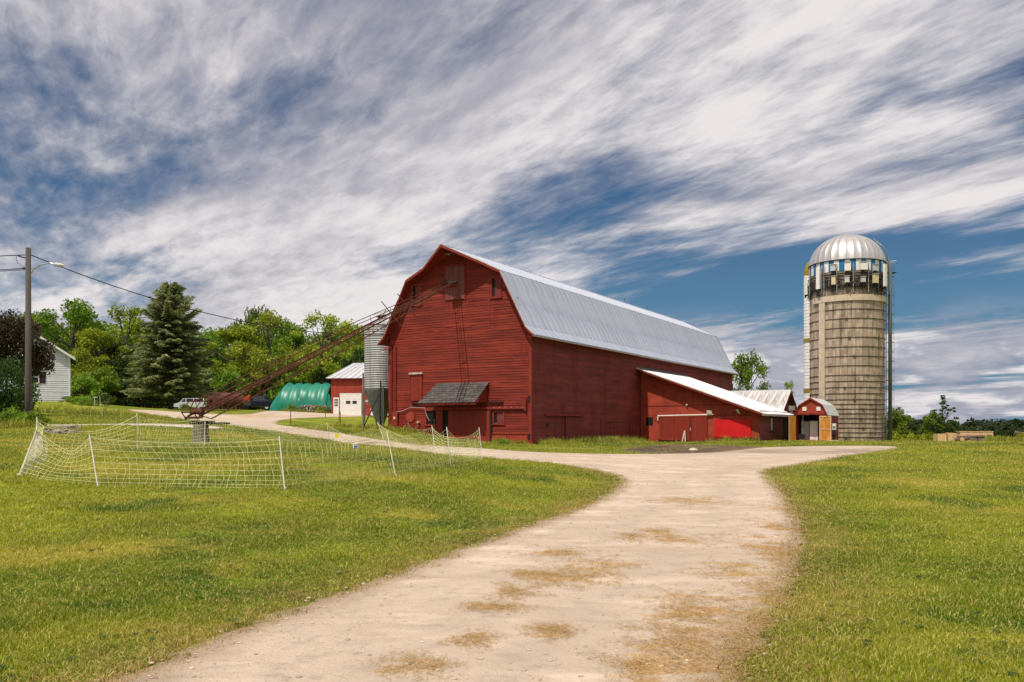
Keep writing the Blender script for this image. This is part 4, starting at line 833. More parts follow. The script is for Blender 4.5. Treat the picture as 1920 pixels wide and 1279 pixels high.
for k in range(170):
    a = fa + random.uniform(-1.45, 1.45); z = zpx(random.uniform(509, 540)); pts = []
    for i in range(5): rr_ = SR + random.uniform(.06, .24); pts.append((rr_ * math.cos(a), rr_ * math.sin(a), z)); a += random.uniform(-.09, .09); z -= random.uniform(-.05, .32)
    mb.path(pts, .024, 4)
part('cable_tangle', mb, M['wire'], silo, False, kind='stuff')
# ladder and waveguide pipe on the right, cage hoops
la = fa + 1.62
def sp(r, a, z): return (r * math.cos(a), r * math.sin(a), z)
part('stain_course', MB().lathe([(SR + .012, 12.9), (SR + .012, HT - .97)], 62), M['stainbrown'], silo, False)
lad = part('ladder', MB().tube(sp(SR + .12, la - .05, .3), sp(SR + .12, la - .05, 15.9), .025, n=5).tube(sp(SR + .12, la + .07, .3), sp(SR + .12, la + .07, 15.9), .025, n=5), M['steel'], silo, False)
rm_ = mesh_of('rung', MB().tube(sp(SR + .12, la - .05, 0), sp(SR + .12, la + .07, 0), .014, n=4), M['steel'])
for k in range(51): link('rung', rm_, lad, (0, 0, .5 + k * .3))
cm_ = MB(); cm_.path([sp(SR + .12 + .62 * math.sin(math.pi * i / 8), la - .13 + .28 * i / 8, 0) for i in range(9)], .018, 4); cm_ = mesh_of('cage_hoop', cm_, M['galvdull'])
for k in range(17): link('cage_hoop', cm_, silo, (0, 0, 2.4 + k * .82))
for i in (2, 4, 6): p_ = sp(SR + .12 + .62 * math.sin(math.pi * i / 8), la - .13 + .28 * i / 8, 0); part('cage_bar', MB().tube((p_[0], p_[1], 2.4), (p_[0], p_[1], 2.4 + 16 * .82), .013, n=4), M['galvdull'], silo, False)
part('filler_pipe', MB().path([sp(SR + .42, la - .12, .1), sp(SR + .42, la - .12, 15.2), sp(SR + .25, la - .12, 16.4), sp(SR - .1, la - .12, 17.2), sp(SR - .9, la - .12, 18.0)], [.16, .16, .07, .07, .06], 10), M['galvdull'], silo, False, smooth=True)
part('platform', MB().box(SR * math.cos(la) - .1, SR * math.cos(la) + .9, SR * math.sin(la) - .3, SR * math.sin(la) + .3, 15.0, 15.06), M['black'], silo, False)
part('rail', MB().path([sp(SR + .1, la - .1, 15.95), sp(SR + .9, la - .1, 15.95), sp(SR + .9, la + .1, 15.95), sp(SR + .1, la + .1, 15.95)], .02, 4), M['steel'], silo, False)
# white chute tower behind the silo
tx = (1527 - CX) / FX * 77.6; tw = thing('chute_tower', 'slim white silo chute with mustard bands behind the big silo', 'silo', (tx, 77.6, .1)); TR = .93
mb = MB()
z = -.3
while z < 15.6: mb.lathe([(TR, z), (TR + .012, z + .03), (TR, z + .29)], 28); z += .30
part('wall', mb, M['white'], tw, False)
for z in (9.35, 4.7): part('band', MB().lathe([(TR + .02, z), (TR + .03, z), (TR + .03, z + .38), (TR + .02, z + .38)], 28), M['yellowband'] if 'yellowband' in M else M['cream'], tw, False)
part('cap', MB().lathe([(TR + .02, 15.5), (TR + .02, 15.8), (TR * .92, 16.3), (TR * .7, 16.75), (TR * .35, 17.0), (.0, 17.05)], 24), M['cream'], tw, False, smooth=True)
M['mustard'] = mk('mustard paint', (.30,.21,.03), (.20,.15,.03), 5, .7)
for o in tw.children:
    if o.name.startswith(('band', 'cap')): o.data.materials[0] = M['mustard']

# ------------------------------------------------------------------ feed bin left of the barn
fb = thing('feed_bin', 'galvanised corrugated feed bin with cone hopper at the barn corner', 'feed bin', (-9.74, 62, 1.0)); BR = 1.14
prof = []
z = 3.45
while z < 8.1: prof += [(BR, z), (BR + .012, z + .02), (BR + .045, z + .06), (BR + .045, z + .10), (BR + .012, z + .14)]; z += .165
part('body', MB().lathe(prof, 40), M['galv'], fb, False)
part('seam', MB().box(-.62, -.6, -1.0, -.97, 3.5, 8.1), M['galvdull'], fb, False)
part('hopper', MB().lathe([(BR + .02, 3.46), (BR + .02, 3.38), (.25, .75), (.2, .45)], 20), M['galvdull'], fb, False)
part('roof', MB().lathe([(BR + .07, 8.12), (.22, 8.62), (.2, 8.7), (0, 8.72)], 24), M['galv'], fb, False)
part('fill_cap', MB().tube((0, 0, 8.6), (0, 0, 8.85), .2, n=12).tube((-.35, 0, 8.82), (.45, 0, 8.98), .05).tube((.15, 0, 8.8), (.42, 0, 9.35), .03), M['black'], fb, False)
for k in range(4): a = R(20 + 90 * k); part('leg', MB().tube((1.16 * math.cos(a), 1.16 * math.sin(a), -.3), (1.16 * math.cos(a), 1.16 * math.sin(a), 3.6), .05), M['galvdull'], fb, False)
part('strut', MB().tube((.3, -1.12, .2), (.3, -1.12, 3.2), .04), M['galvdull'], fb, False)
def post_px(name, px, y0, y1, r, m, label, cat, Z=None, tilt=0, n=6, group=None):
    g = gp(px, y1) if Z is None else ((px - CX) / FX * Z, Z); zg = h(*g); hh = (y1 - y0) * g[1] / FX
    return solid(name, MB().tube((0, 0, -.15), (tilt, 0, hh), r, r * .85, n), m, label, cat, (g[0], g[1], zg), group=group)
post_px('steel_post', 714, 707, 800, .06, M['black'], 'dark steel post standing in front of the feed bin', 'post', 57)
pz = h(-11.1, 56.5); solid('brace_pole', MB().tube((0, 0, 0), (1.0, .6, 2.35), .04), M['black'], 'dark brace pole leaning against the steel post', 'pole', (-10.0, 56, h(-10.0, 56)))
post_px('wooden_post', 681, 700, 807, .07, M['stump'], 'tall weathered wooden post left of the feed bin', 'post', 56)
for px, y0, y1, lb in ((545, 768, 797, 'thin fence stake on the grass island, leftmost of four'), (610, 762, 783, 'thin stake in front of the green tarp end'), (636, 764, 790, 'thin stake in front of the white garage side door'), (638, 772, 803, 'thin dark stake nearest the driveway on the grass island')):
    post_px('fence_stake', px, y0, y1, .035, M['rust'], lb, 'stake', group='thin stakes on the grass island')

# ------------------------------------------------------------------ hay elevator on its stump
g0 = gp(376, 833); stz = h(*g0); SP = Vector((g0[0], g0[1], stz)); sh_ = 37 * g0[1] / FX
mb = MB(); prof = []
for k, (r, z) in enumerate(((.36, -.1), (.32, .08), (.285, .3), (.28, sh_ - .02), (.27, sh_), (0, sh_ + .005))): prof.append((r, z))
mb.lathe(prof, 22); mb.v = [(x * (1 + .07 * math.sin(5 * math.atan2(y, x)) + .04 * math.sin(11 * math.atan2(y, x))), y * (1 + .07 * math.sin(5 * math.atan2(y, x))), z) for x, y, z in mb.v]
solid('tree_stump', mb, M['stump'], 'grey weathered tree stump carrying the foot of the rusty elevator', 'stump', SP)
solid('foot_board', MB().box(-.42, 1.0, -.2, .2, 0, .07).box(-.3, .4, -.28, .28, -.001 + .072, .13), M['black'], 'dark plank lying across the stump under the elevator foot', 'plank', SP + Vector((.05, 0, sh_ + .006)))
q2 = bw(-5.55, -.7); E0 = SP + Vector((-.25, -.05, sh_ + .3)); E1 = Vector((q2[0], q2[1], 10.95)); ax = (E1 - E0); EL = ax.length; ax.normalize(); side = ax.cross(Vector((0, 0, 1))).normalized(); upv = side.cross(ax).normalized()
elev = thing('hay_elevator', 'long rusty steel hay elevator reaching up to the loft door', 'elevator', E0)
def ep(t, s, u): return ax * t + side * s + upv * u
hw = .27
for s in (-hw, hw):
    part('chain', MB().tube(ep(.3, s * .25, .03), ep(EL, s * .25, .03), .016, n=4), M['rust'], elev, False); part('rail', MB().bar(ep(0, s, 0), ep(EL, s, 0), .03, .07), M['rust'], elev, False)
    part('upper_rail', MB().path([ep(.1, s, .1), ep(.5, s, .42), ep(EL * .40, s, .52), ep(EL * .72, s, .28), ep(EL - .1, s, .12)], .022, 5), M['rust'], elev, False)
part('lower_chord', MB().path([ep(.3, 0, -.05), ep(.9, 0, -.42), ep(EL * .5, 0, -.50), ep(EL * .80, 0, -.32), ep(EL * .9, 0, -.02)], .028, 5), M['rust'], elev, False)
xs_ = MB().tube(ep(0, -hw, 0), ep(0, hw, 0), .02, n=4); xm = mesh_of('slat', xs_, M['rust'])
for k in range(int(EL / 1.3)): link('slat', xm, elev, ep(.3 + k * 1.3, 0, .0))
mb = MB(); k = 0; t = .9
while t < EL * .86:
    for s in (-hw, hw): mb.tube(ep(t, s, 0), ep(t + .65, 0, -.44), .010, n=4); mb.tube(ep(t + .65, 0, -.44), ep(t + 1.3, s, 0), .010, n=4)
    t += 1.3
t = .6
while t < EL * .7:
    uh = .42 + .1 * t / (EL * .40) if t < EL * .40 else .52 - .24 * (t - EL * .40) / (EL * .32)
    for s in (-hw, hw): mb.tube(ep(t, s, 0), ep(t, s, uh), .013, n=4)
    if (k % 2) == 0: mb.tube(ep(t, -hw, uh), ep(t + 1.2, hw, uh), .011, n=4)
    t += 2.4; k += 1
part('lattice', mb, M['rust'], elev, False, kind='stuff')
part('foot_frame', MB().path([ep(-.1, -hw, -.1), ep(-.25, -hw, .25), ep(.25, -hw, .5), ep(.9, -hw, .35)], .025, 5).path([ep(-.1, hw, -.1), ep(-.25, hw, .25), ep(.25, hw, .5), ep(.9, hw, .35)], .025, 5).tube(ep(-.25, -hw, .25), ep(-.25, hw, .25), .03).tube(ep(.25, -hw, .1), ep(.25, hw, .1), .11, n=10).tube(ep(0, -.4, -.05), ep(0, .4, -.05), .05), M['rust'], elev, False)
for t in (EL * .66, EL * .74): part('support_arm', MB().tube(ep(t, -.5, .75), ep(t, .5, -.75), .028).tube(ep(t, .5, .75), ep(t, -.5, -.75), .022), M['rust'], elev, False)
part('head_roller', MB().tube(ep(EL, -.4, .05), ep(EL, .4, .05), .09, n=10).box(*[0, .01] * 3), M['black'], elev, False)
for k in range(4): part('head_hook', MB().bar(ep(EL - .9 + k * .28, -hw, .05), ep(EL - .9 + k * .28, -hw, .42), .07, .05), M['black'], elev, False)
part('head_plate', MB().hexa([ep(EL - .1, -.35, -.1), ep(EL + .2, -.35, -.3), ep(EL + .2, .35, -.3), ep(EL - .1, .35, -.1), ep(EL - .1, -.35, -.07), ep(EL + .2, -.35, -.27), ep(EL + .2, .35, -.27), ep(EL - .1, .35, -.07)]), M['door'], elev, False)

# ------------------------------------------------------------------ utility pole and wires
ux, uy = (53 - CX) / FX * 42, 42; uz = h(ux, uy); up_ = thing('utility_pole', 'tall weathered wooden utility pole with a cobra head street light', 'utility pole', (ux, uy, uz))
PT = EYE + 335 * 42 / FX - uz
part('post', MB().path([(0, 0, -.5), (0, 0, 2), (0, 0, PT)], [.155, .15, .12], 12), M['pole'], up_, False, smooth=True)
la_ = part('light_arm', MB().path([(.1, -.02, 7.55 + .0), (.3, -.05, 7.9), (.7, -.1, 8.12), (1.2, -.18, 8.18), (1.45, -.2, 8.12)], .03, 6), M['steel'], up_, False)
part('lamp_head', MB().path([(1.35, -.2, 8.13), (1.5, -.22, 8.1), (1.75, -.24, 8.05), (1.95, -.26, 8.04)], [.04, .1, .11, .03], 8).tube((1.6, -.22, 8.15), (1.6, -.22, 8.24), .04), M['lgrey'], la_, False)
part('insulator', MB().path([(-.12, 0, PT - .5), (-.35, -.02, PT - .45), (-.5, -.02, PT - .4)], .035, 6).tube((-.15, 0, 7.95), (-.3, 0, 7.95), .05), M['black'], up_, False)
part('wire_loop', MB().path([(-.6, 0, PT - .42), (-.55, 0, PT - .75), (-.2, 0, PT - .95), (-.1, 0, PT - .6)], .012, 4), M['wire'], up_, False)
def wire(p0, p1, sag, r, label, n=18):
    p0, p1 = Vector(p0), Vector(p1); pts = [p0.lerp(p1, i / n) - Vector((0, 0, sag * 4 * (i / n) * (1 - i / n))) for i in range(n + 1)]
    mb = MB().path([p - p0 for p in pts], r, 5); return solid('power_line', mb, M['wire'], label, 'power line', p0)
top = Vector((ux, uy, uz + PT - .35))
wire(top + Vector((.12, 0, 0)), (*bw(-11.0, -.15), 8.0), 1.15, .026, 'long black power line sagging from the pole top to the barn eave')
wire(top + Vector((-.12, 0, 0)), top + Vector((-22, -6, .4)), .7, .024, 'topmost power line leaving the pole towards the left')
wire((ux - .15, uy, uz + 7.95), (ux - 22, uy - 5, uz + 7.3), .5, .022, 'upper of two lower power lines running left from the pole')
wire((ux - .15, uy, uz + 7.88), (ux - 20, uy - 10, uz + 5.6), .3, .018, 'lowest power line running left from the pole')

# ------------------------------------------------------------------ net fence
fence = thing('net_fence', 'sagging white electric netting fence around the grass pen', 'fence', (*gp(535, 917), 0)); fo = Vector(fence.location)
FP = [((905,865),(898,805)), ((846,871),(837,801)), ((743,892),(724,812)), ((535,917),(521,822)), ((185,915),(163,822)), ((34,888),(66,800)), ((66,862),(65,786)), ((258,846),(254,779)), ((383,837),(383,782)), ((618,835),(612,796)), ((726,837),(707,793)), ((818,855),(809,801))]
ZF = [27.5, 23.6, 20.6, 17.4, 17.4, 18.3, 21.4, 25, 29.5, 40, 36, 30]
bot, topp = [], []
for ((bx, by), (tx_, ty_)), Z in zip(FP, ZF):
    X = (bx - CX) / FX * Z; g = Vector((X, Z, h(X, Z))); bot.append(g); topp.append(Vector((g.x + (tx_ - bx) * Z / FX, g.y + .1, g.z + (by - ty_) * Z / FX)))
fence.location = (bot[3].x, bot[3].y, bot[3].z); fo = bot[3]
for b, t in zip(bot, topp): part('post', MB().tube(b - fo - Vector((0, 0, .1)), t - fo + Vector((0, 0, .06)), .014, .012, 6).tube(b - fo, b - fo + Vector((0, 0, .05)), .03), M['post'], fence, False)
sags = [.34, .30, .16, .10, .38, .1, .40, .18, .30, .5, .42, .35]; nb = len(bot); horiz = [0, .07, .16, .26, .37, .49, .62, .76, .90, 1.0]
for i in range(nb):
    j = (i + 1) % nb; mb = MB(); b0, b1, t0, t1 = bot[i], bot[j], topp[i], topp[j]; Ls = (b1 - b0).length; nv = max(4, int(Ls / .145))
    lean_ = random.uniform(-.12, .12)
    perp = (b1 - b0).cross(Vector((0, 0, 1))).normalized(); ph = random.uniform(0, 6)
    def npt(u, v):
        g = b0.lerp(b1, u); g.z = h(g.x, g.y) + .03; t = t0.lerp(t1, u); s = 4 * u * (1 - u)
        sag = sags[i] * s; p = g.lerp(t - Vector((0, 0, sag)), v)
        p += perp * (lean_ * s * math.sin(math.pi * v * .6) + .10 * s * math.sin(3 * v + ph + 5 * u)); return p - fo
    for v in horiz: mb.path([npt(u / 12, v) for u in range(13)], .0040 if v < 1 else .0055, 3, False)
    for k in range(1, nv):
        u = k / nv; jx = random.uniform(-.03, .03) / Ls; pts = []
        for a in range(7):
            v = a / 6; uu = min(1, max(0, u + jx * math.sin(math.pi * v) + .03 / Ls * math.sin(9 * v + k * 1.7) + .10 * math.sin(v * 3 + ph) / Ls)); pts.append(npt(uu, v))
        mb.path(pts, .0028, 3, False)
    part('netting', mb, M['net'], fence, False, kind='stuff')
# bunched net at the left end
mb = MB()
for k in range(26):
    u = k / 25; a = bot[5].lerp(topp[5], .05 + .9 * u); b = bot[5].lerp(topp[5], .05 + .9 * u) + Vector((.22 * math.sin(math.pi * u) + .1, .15, -.12)); mb.path([a - fo, (a + b) / 2 - fo + Vector((0, 0, random.uniform(-.05, .05))), b - fo], .006, 3, False)
for k in range(9): mb.path([bot[5].lerp(topp[5], .03 + .94 * u / 8) - fo + Vector((.03 * k * math.sin(math.pi * u / 8), 0.01 * k, random.uniform(-.02, .02))) for u in range(9)], .006, 3, False)
part('bunched_netting', mb, M['post'], fence, False, kind='stuff')
g = gp(630, 800); tg = topp[9].lerp(topp[10], .12) ; tg = Vector(((632 - CX) / FX * 38.5, 38.5, EYE - (817 - HY) * 38.5 / FX))
solid('warning_tag', MB().box(-.095, .095, -.006, .006, -.09, .09), M['yellow'], 'small yellow warning tag hanging on the netting', 'tag', tg)
g = gp(668, 845); bk = thing('feed_bucket', 'white plastic bucket on the grass inside the netting', 'bucket', (g[0], g[1], h(*g)))
bk.scale = (.8, .8, .8); part('shell', MB().lathe([(.13, 0), (.165, .30), (.18, .30), (.18, .33), (.155, .33), (.12, .02), (0, .02)], 18), M['white'], bk, False); part('handle', MB().path([(.18, 0, .28), (.14, -.12, .18), (0, -.19, .12), (-.14, -.12, .18), (-.18, 0, .28)], .006, 4), M['steel'], bk, False); part('label', MB().lathe([(.148, .1), (.158, .22)], 6, a0=-2.2, a1=-1.2), M['blue'], bk, False)

# ------------------------------------------------------------------ garage, hoop shelter, tanks, vehicles
def at(px, Z): return ((px - CX) / FX * Z, Z)
GZ = 95; x0, y0 = at(621, GZ); gar = thing('garage', 'small red garage with white metal roof and white overhead door', 'garage', (x0, y0, 2.95), R(-6))
sc = GZ / FX
GH = 4.15
part('wall', MB().box(0, 8.6, 0, .12, -.4, GH).box(0, .12, .121, 7, -.4, GH).box(8.48, 8.6, .121, 7, -.4, GH).box(.121, 8.479, 6.88, 7, -.4, GH), M['plyred'], gar, False)
for k in range(26):
    xx = .04 + k * .33
    z0_ = 2.55 if (1.0 < xx + .3 and xx < 3.55) else (.0)
    if .25 < xx < .95: z0_ = 2.15
    part('wall_board', MB().box(xx, xx + .315, -.03, -.001, z0_, GH - .02), M['plyred'], gar, False)
part('garage_door', MB().box(1.12, 3.45, -.09, -.032, 0, .6).box(1.12, 3.45, -.088, -.032, .61, 1.2).box(1.12, 3.45, -.09, -.032, 1.21, 1.8).box(1.12, 3.45, -.088, -.032, 1.81, 2.42), M['white'], gar, False)
for xx in (1.75, 2.5): part('door_window', MB().box(xx, xx + .5, -.1, -.091, 1.32, 1.66), M['glass'], gar, False)
part('door_trim', MB().box(1.04, 1.12, -.1, -.03, 0, 2.52).box(3.45, 3.53, -.1, -.03, 0, 2.52).box(1.12, 3.45, -.1, -.03, 2.43, 2.52), M['white'], gar, False)
sd_ = part('side_door', MB().box(.28, .92, -.09, -.031, 0, 2.05), M['white'], gar, False)
for i in range(3):
    for j in range(3): part('pane', MB().box(.40 + i * .15, .51 + i * .15, -.1, -.091, 1.05 + j * .3, 1.29 + j * .3), M['glass'], sd_, False)
part('overhead_door', MB().box(4.6, 7.2, -.09, -.031, 0, 2.4), M['white'], gar, False)
part('notice', MB().box(3.75, 4.3, -.06, -.031, 1.5, 1.75), M['trim'], gar, False)
part('roof_deck', MB().hexa([(-.45, -.4, GH - .05), (9.0, -.4, GH - .05), (8.0, 3.6, GH + 1.95), (1.6, 3.6, GH + 1.95), (-.45, -.4, GH + .04), (9.0, -.4, GH + .04), (8.0, 3.6, GH + 2.04), (1.6, 3.6, GH + 2.04)]).hexa([(1.6, 3.6, GH + 1.95), (8.0, 3.6, GH + 1.95), (9.0, 7.4, GH - .05), (-.45, 7.4, GH - .05), (1.6, 3.6, GH + 2.04), (8, 3.6, GH + 2.04), (9.0, 7.4, GH + .04), (-.45, 7.4, GH + .04)]), M['redtrim'], gar, False)
for k in range(13):
    u0, u1 = k / 13, (k + 1) / 13 - .003; e = lambda u: (-.5 + 9.55 * u, -.45, GH + .05); r_ = lambda u: (1.58 + 6.44 * u, 3.62, GH + 2.06)
    mb = MB(); a, b, c, d = Vector(e(u0)), Vector(e(u1)), Vector(r_(u1)), Vector(r_(u0)); n_ = Vector((0, -.02, .05)); mb.face([a, b, c, d]); mb.hexa([a, a + (b - a) * .09, d + (c - d) * .09, d, a + n_, a + (b - a) * .09 + n_, d + (c - d) * .09 + n_, d + n_]); part('roof_panel', mb, M['roofwhite'], gar, False)
    mb = MB(); part('roof_panel', MB().face([Vector((-.5 + 9.55 * u0, 7.45, GH + .05)), Vector((1.58 + 6.44 * u0, 3.62, GH + 2.06)), Vector((1.58 + 6.44 * u1, 3.62, GH + 2.06)), Vector((-.5 + 9.55 * u1, 7.45, GH + .05))]), M['roofwhite'], gar, False)
part('end_slope', MB().face([(-.5, -.45, GH + .05), (1.58, 3.62, GH + 2.06), (-.5, 7.45, GH + .05)]), M['roofwhite'], gar, False)
# green hoop shelter
HZ = 104; hx0, hy0 = at(508, HZ); hoop = thing('hoop_shelter', 'green tarpaulin hoop shelter left of the red garage', 'shelter', (hx0, hy0, h(hx0 + 3, hy0)), R(-10))
HL, HR, HH = 7.2, 3.1, 3.75; mb = MB(); NU, NVV = 37, 18
for i in range(NU + 1):
    u = i / NU; bay = abs(math.sin(math.pi * u * 6)); end = max(0, (u - .93) / .07)
    for j in range(NVV + 1):
        t = math.pi * j / NVV; rr = 1 - .075 * (bay ** .8) * (.4 + .6 * math.sin(t)); lowr = 1 if True else 1
        taper = 1 - .55 * max(0, (.14 - u) / .14) ** 1.6
        c_ = math.cos(t); s_ = math.sin(t) ** .8 if math.sin(t) > 0 else 0
        mb.v.append((u * HL + .25 * (1 - s_) * (-1 if u < .1 else 0), HR - HR * c_ * rr + .05 * math.sin(13 * u + 5 * t), HH * s_ * rr * taper + .03 * math.sin(23 * u + 3 * t)))
for i in range(NU):
    for j in range(NVV): a = i * (NVV + 1) + j; mb.f.append((a, a + NVV + 1, a + NVV + 2, a + 1))
part('tarpaulin', mb, M['greentarp'], hoop, False, smooth=True)
hp = MB().path([(0, HR - HR * .97 * math.cos(math.pi * j / 10), HH * .96 * max(0, math.sin(math.pi * j / 10)) ** .8) for j in range(11)], .04, 5); hm2 = mesh_of('hoop_pole', hp, M['steel'])
for k in range(1, 7): link('hoop_pole', hm2, hoop, (HL * k / 6 - .03, 0, 0))
part('loose_flap', MB().hexa([(HL, .1, .1), (HL + .8, -.3, .2), (HL + .85, -.2, .2), (HL + .05, .2, .1), (HL, .5, 2.2), (HL + .35, .2, 2.0), (HL + .4, .3, 2.0), (HL + .05, .6, 2.2)]), M['greentarp'], hoop, False)
# woodpile under the shelter edge
g = gp(585, 774)
wp = thing('firewood_row', 'long row of split firewood along the foot of the green shelter', 'firewood', (hx0 + 3.0, hy0 - .9, h(hx0 + 3, hy0 - .9)), R(-10)); mb = MB()
for k in range(150):
    u = random.uniform(0, 4.4); z = random.uniform(0, .75) * (1 if u > 1 else u); a = random.uniform(-.15, .15); mb.tube((u, -.2, z), (u + a, .3, z + a * .3), random.uniform(.05, .09), n=5)
part('log', mb, M['rubble'], wp, False, kind='stuff')
# brown tanks
def tank(px, Z, L_, r, rz, label):
    x, y = at(px, Z); t = thing('fuel_tank', label, 'tank', (x, y, h(x, y)), rz, 'rusty brown fuel tanks'); n = 24; mb = MB().tube((0, 0, r + .35), (0, L_, r + .35), r, n=n)
    part('shell', mb, M['tank'], t, False, smooth=False); part('end_cap', MB().tube((0, -.05, r + .35), (0, -.002, r + .35), r * .93, n=n), M['tank'], t, False)
    part('saddle', MB().box(-r * .7, r * .7, .3, .5, -.2, .6).box(-r * .7, r * .7, L_ - .5, L_ - .3, -.2, .6), M['rust'], t, False); part('filler', MB().tube((0, L_ * .4, 2 * r + .3), (0, L_ * .4, 2 * r + .55), .08), M['rust'], t, False); return t
tank(402, 100, 3.2, .83, R(-62), 'rusty brown cylindrical tank, nearer one beside the dark truck'); tank(391, 103, 3.2, .85, R(-62), 'rusty brown cylindrical tank, mostly behind its twin')
# tractor like orange machine
x, y = at(436, 106); tr = thing('farm_machine', 'red and orange farm implement parked behind the rusty tanks', 'farm machine', (x, y, h(x, y)))
part('frame', MB().bar((-.8, 0, .8), (2.0, 0, .9), .12, .12).bar((-.6, 0, 1.2), (1.2, .3, 1.7), .1, .1).bar((.3, 0, .6), (.5, 0, 1.9), .1, .1), M['rust'], tr, False); part('engine', MB().box(-.2, .5, -.3, .3, .8, 1.4), M['orange'], tr, False)
for xx in (-.6, 1.3): part('wheel', MB().tube((xx, -.5, .4), (xx, -.3, .4), .42, n=16).tube((xx, -.52, .4), (xx, -.28, .4), .2, n=10), M['rubber'], tr, False)
part('seat', MB().box(.6, .9, -.2, .2, 1.4, 1.5).box(.85, .93, -.2, .2, 1.5, 1.8), M['orange'], tr, False)
def wheel(parent, x, y, r, wdt=.22):
    w = part('wheel', MB().lathe([(r*.6, -wdt/2), (r*.95, -wdt/2), (r, -wdt*.3), (r, wdt*.3), (r*.95, wdt/2), (r*.6, wdt/2)], 20), M['rubber'], parent, False); w.location = (x, y, r); w.rotation_euler = (R(90), 0, 0)
    part('rim', MB().lathe([(0, -wdt*.35), (r*.6, -wdt*.4), (r*.62, wdt*.4), (0, wdt*.35)], 14), M['lgrey'], w, False); return w
def vehicle(label, cat, name, x, y, rz, paint, length, body, glass, width, wheels, wr, panes, extra=None):
    v = thing(name, label, cat, (x, y, h(x, y) + .02), rz)
    mb = MB(); hw_ = width / 2
    n = len(body); ins = .06
    for yy, k in ((-hw_, 1), (-hw_ + ins, 0), (hw_ - ins, 0), (hw_, 1)):
        for (bx, bz) in body:
            cx_, cz_ = length / 2, .8; f = .985 if k else 1.0; mb.v.append((cx_ + (bx - cx_) * f, yy, cz_ + (bz - cz_) * (f - .01 if k else 1)))
    for a in range(3):
        for j in range(n): mb.f.append((a*n + j, a*n + (j+1) % n, (a+1)*n + (j+1) % n, (a+1)*n + j))
    mb.f.append(tuple(reversed(range(n)))); mb.f.append(tuple(3*n + j for j in range(n))); part('body', mb, paint, v, False)
    # tapered cabin
    m = len(glass); mb = MB(); zb = min(p[1] for p in glass); zt = max(p[1] for p in glass)
    for yy in (-1, 1):
        for gx_, gz_ in glass: mb.v.append((gx_, yy * (hw_ - .04 - .16 * (gz_ - zb) / (zt - zb)), gz_))
    mb.f.append(tuple(reversed(range(m)))); mb.f.append(tuple(m + j for j in range(m)))
    for j in range(m): mb.f.append((j, (j+1) % m, m + (j+1) % m, m + j))
    part('cabin', mb, paint, v, False)
    for quad in panes:
        for s in (-1, 1): part('side_window', MB().face([(qx, s * (hw_ - .032 - .16 * (qz - zb) / (zt - zb)), qz) for qx, qz in (quad if s < 0 else quad[::-1])]), M['glass'], v, False)
    for wx in wheels:
        for s in (-1, 1): wheel(v, wx, s * (hw_ - .12), wr)
    part('bumper', MB().box(-.08, .02, -hw_ + .05, hw_ - .05, .42, .6).box(length - .02, length + .08, -hw_ + .05, hw_ - .05, .42, .6), M['lgrey'], v, False)
    for s in (-1, 1): part('headlight', MB().box(-.03, .05, s * (hw_ - .25) - .14, s * (hw_ - .25) + .14, .72, .86), M['lamp'], v, False)
    return v
x, y = at(331, 124)
vehicle('silver white wagon parked sideways under the trees left of the tanks', 'car', 'parked_car', x, y, R(-4), M['carwhite'], 4.7, [(0,.35),(4.7,.35),(4.72,.95),(4.6,1.02),(.9,1.05),(.1,.85)], [(.85,1.03),(1.35,1.62),(4.45,1.66),(4.62,1.03)], 1.8, (.85, 3.75), .34,
        [[(1.02,1.08),(1.75,1.08),(1.75,1.55),(1.42,1.55)],[(1.85,1.08),(2.9,1.08),(2.9,1.57),(1.85,1.57)],[(3.0,1.08),(4.45,1.08),(4.35,1.57),(3.0,1.57)]])
x, y = at(446, 110)
pk = vehicle('dark pickup truck with grey bed parked left of the green shelter', 'pickup truck', 'pickup_truck', x, y, R(-5), M['cardark'], 5.3, [(0,.45),(5.3,.45),(5.3,1.0),(5.15,1.12),(2.1,1.15),(2.1,1.1),(0,1.08)], [(2.25,1.12),(2.45,1.85),(3.75,1.85),(4.4,1.13)], 1.9, (.95, 4.25), .40,
        [[(2.42,1.2),(3.05,1.2),(3.05,1.75),(2.55,1.75)],[(3.15,1.2),(4.15,1.2),(3.7,1.75),(3.15,1.75)]])
part('truck_bed', MB().box(.05, 2.1, -.96, -.9, .6, 1.2).box(.05, 2.1, .9, .96, .6, 1.2).box(-.02, .05, -.96, .96, .6, 1.2), M['bed'], pk, False)
solid('red_crate', MB().box(-.45, .45, -.4, .4, 0, .5).bar((-.3, 0, .5), (.4, 0, .85), .1, .3), M['orange'], 'red orange machine part lying in the pickup bed', 'crate', (x + 1.2, y + .1, h(x, y) + 1.13))
# house
HZ2 = 75; cx_, cy_ = at(131, HZ2); hrot = R(27); hs = thing('house', 'pale grey sided house with a shuttered window behind the purple tree', 'house', (cx_, cy_, h(cx_, cy_) - .3), hrot)
HW = 9.4; he = EYE + (800 - 668) * HZ2 / FX - hs.location.z; ha = he + HW / 2 * .67
part('wall', MB().prism([(-HW, -.5), (0, -.5), (0, he), (-HW / 2, ha), (-HW, he)], 'y', .02, .15).box(-.15, -.021, .151, 9, -.5, he).box(-HW + .021, -HW + .15, .151, 9, -.5, he).prism([(-HW, -.5), (0, -.5), (0, he), (-HW / 2, ha), (-HW, he)], 'y', 9.01, 9.15), M['vinyl'], hs, False)
mb = MB(); WX = -3.55
def hl(z): d = max(0, (z - he) / .67); return (-HW + d, -d)
courses(mb, .25, ha - .25, .19, hl, [(WX - .1, WX + 1.3, 1.85, 3.1)], 4, 9, thick=.03); part('siding', mb, M['vinyl'], hs, False, kind='stuff')
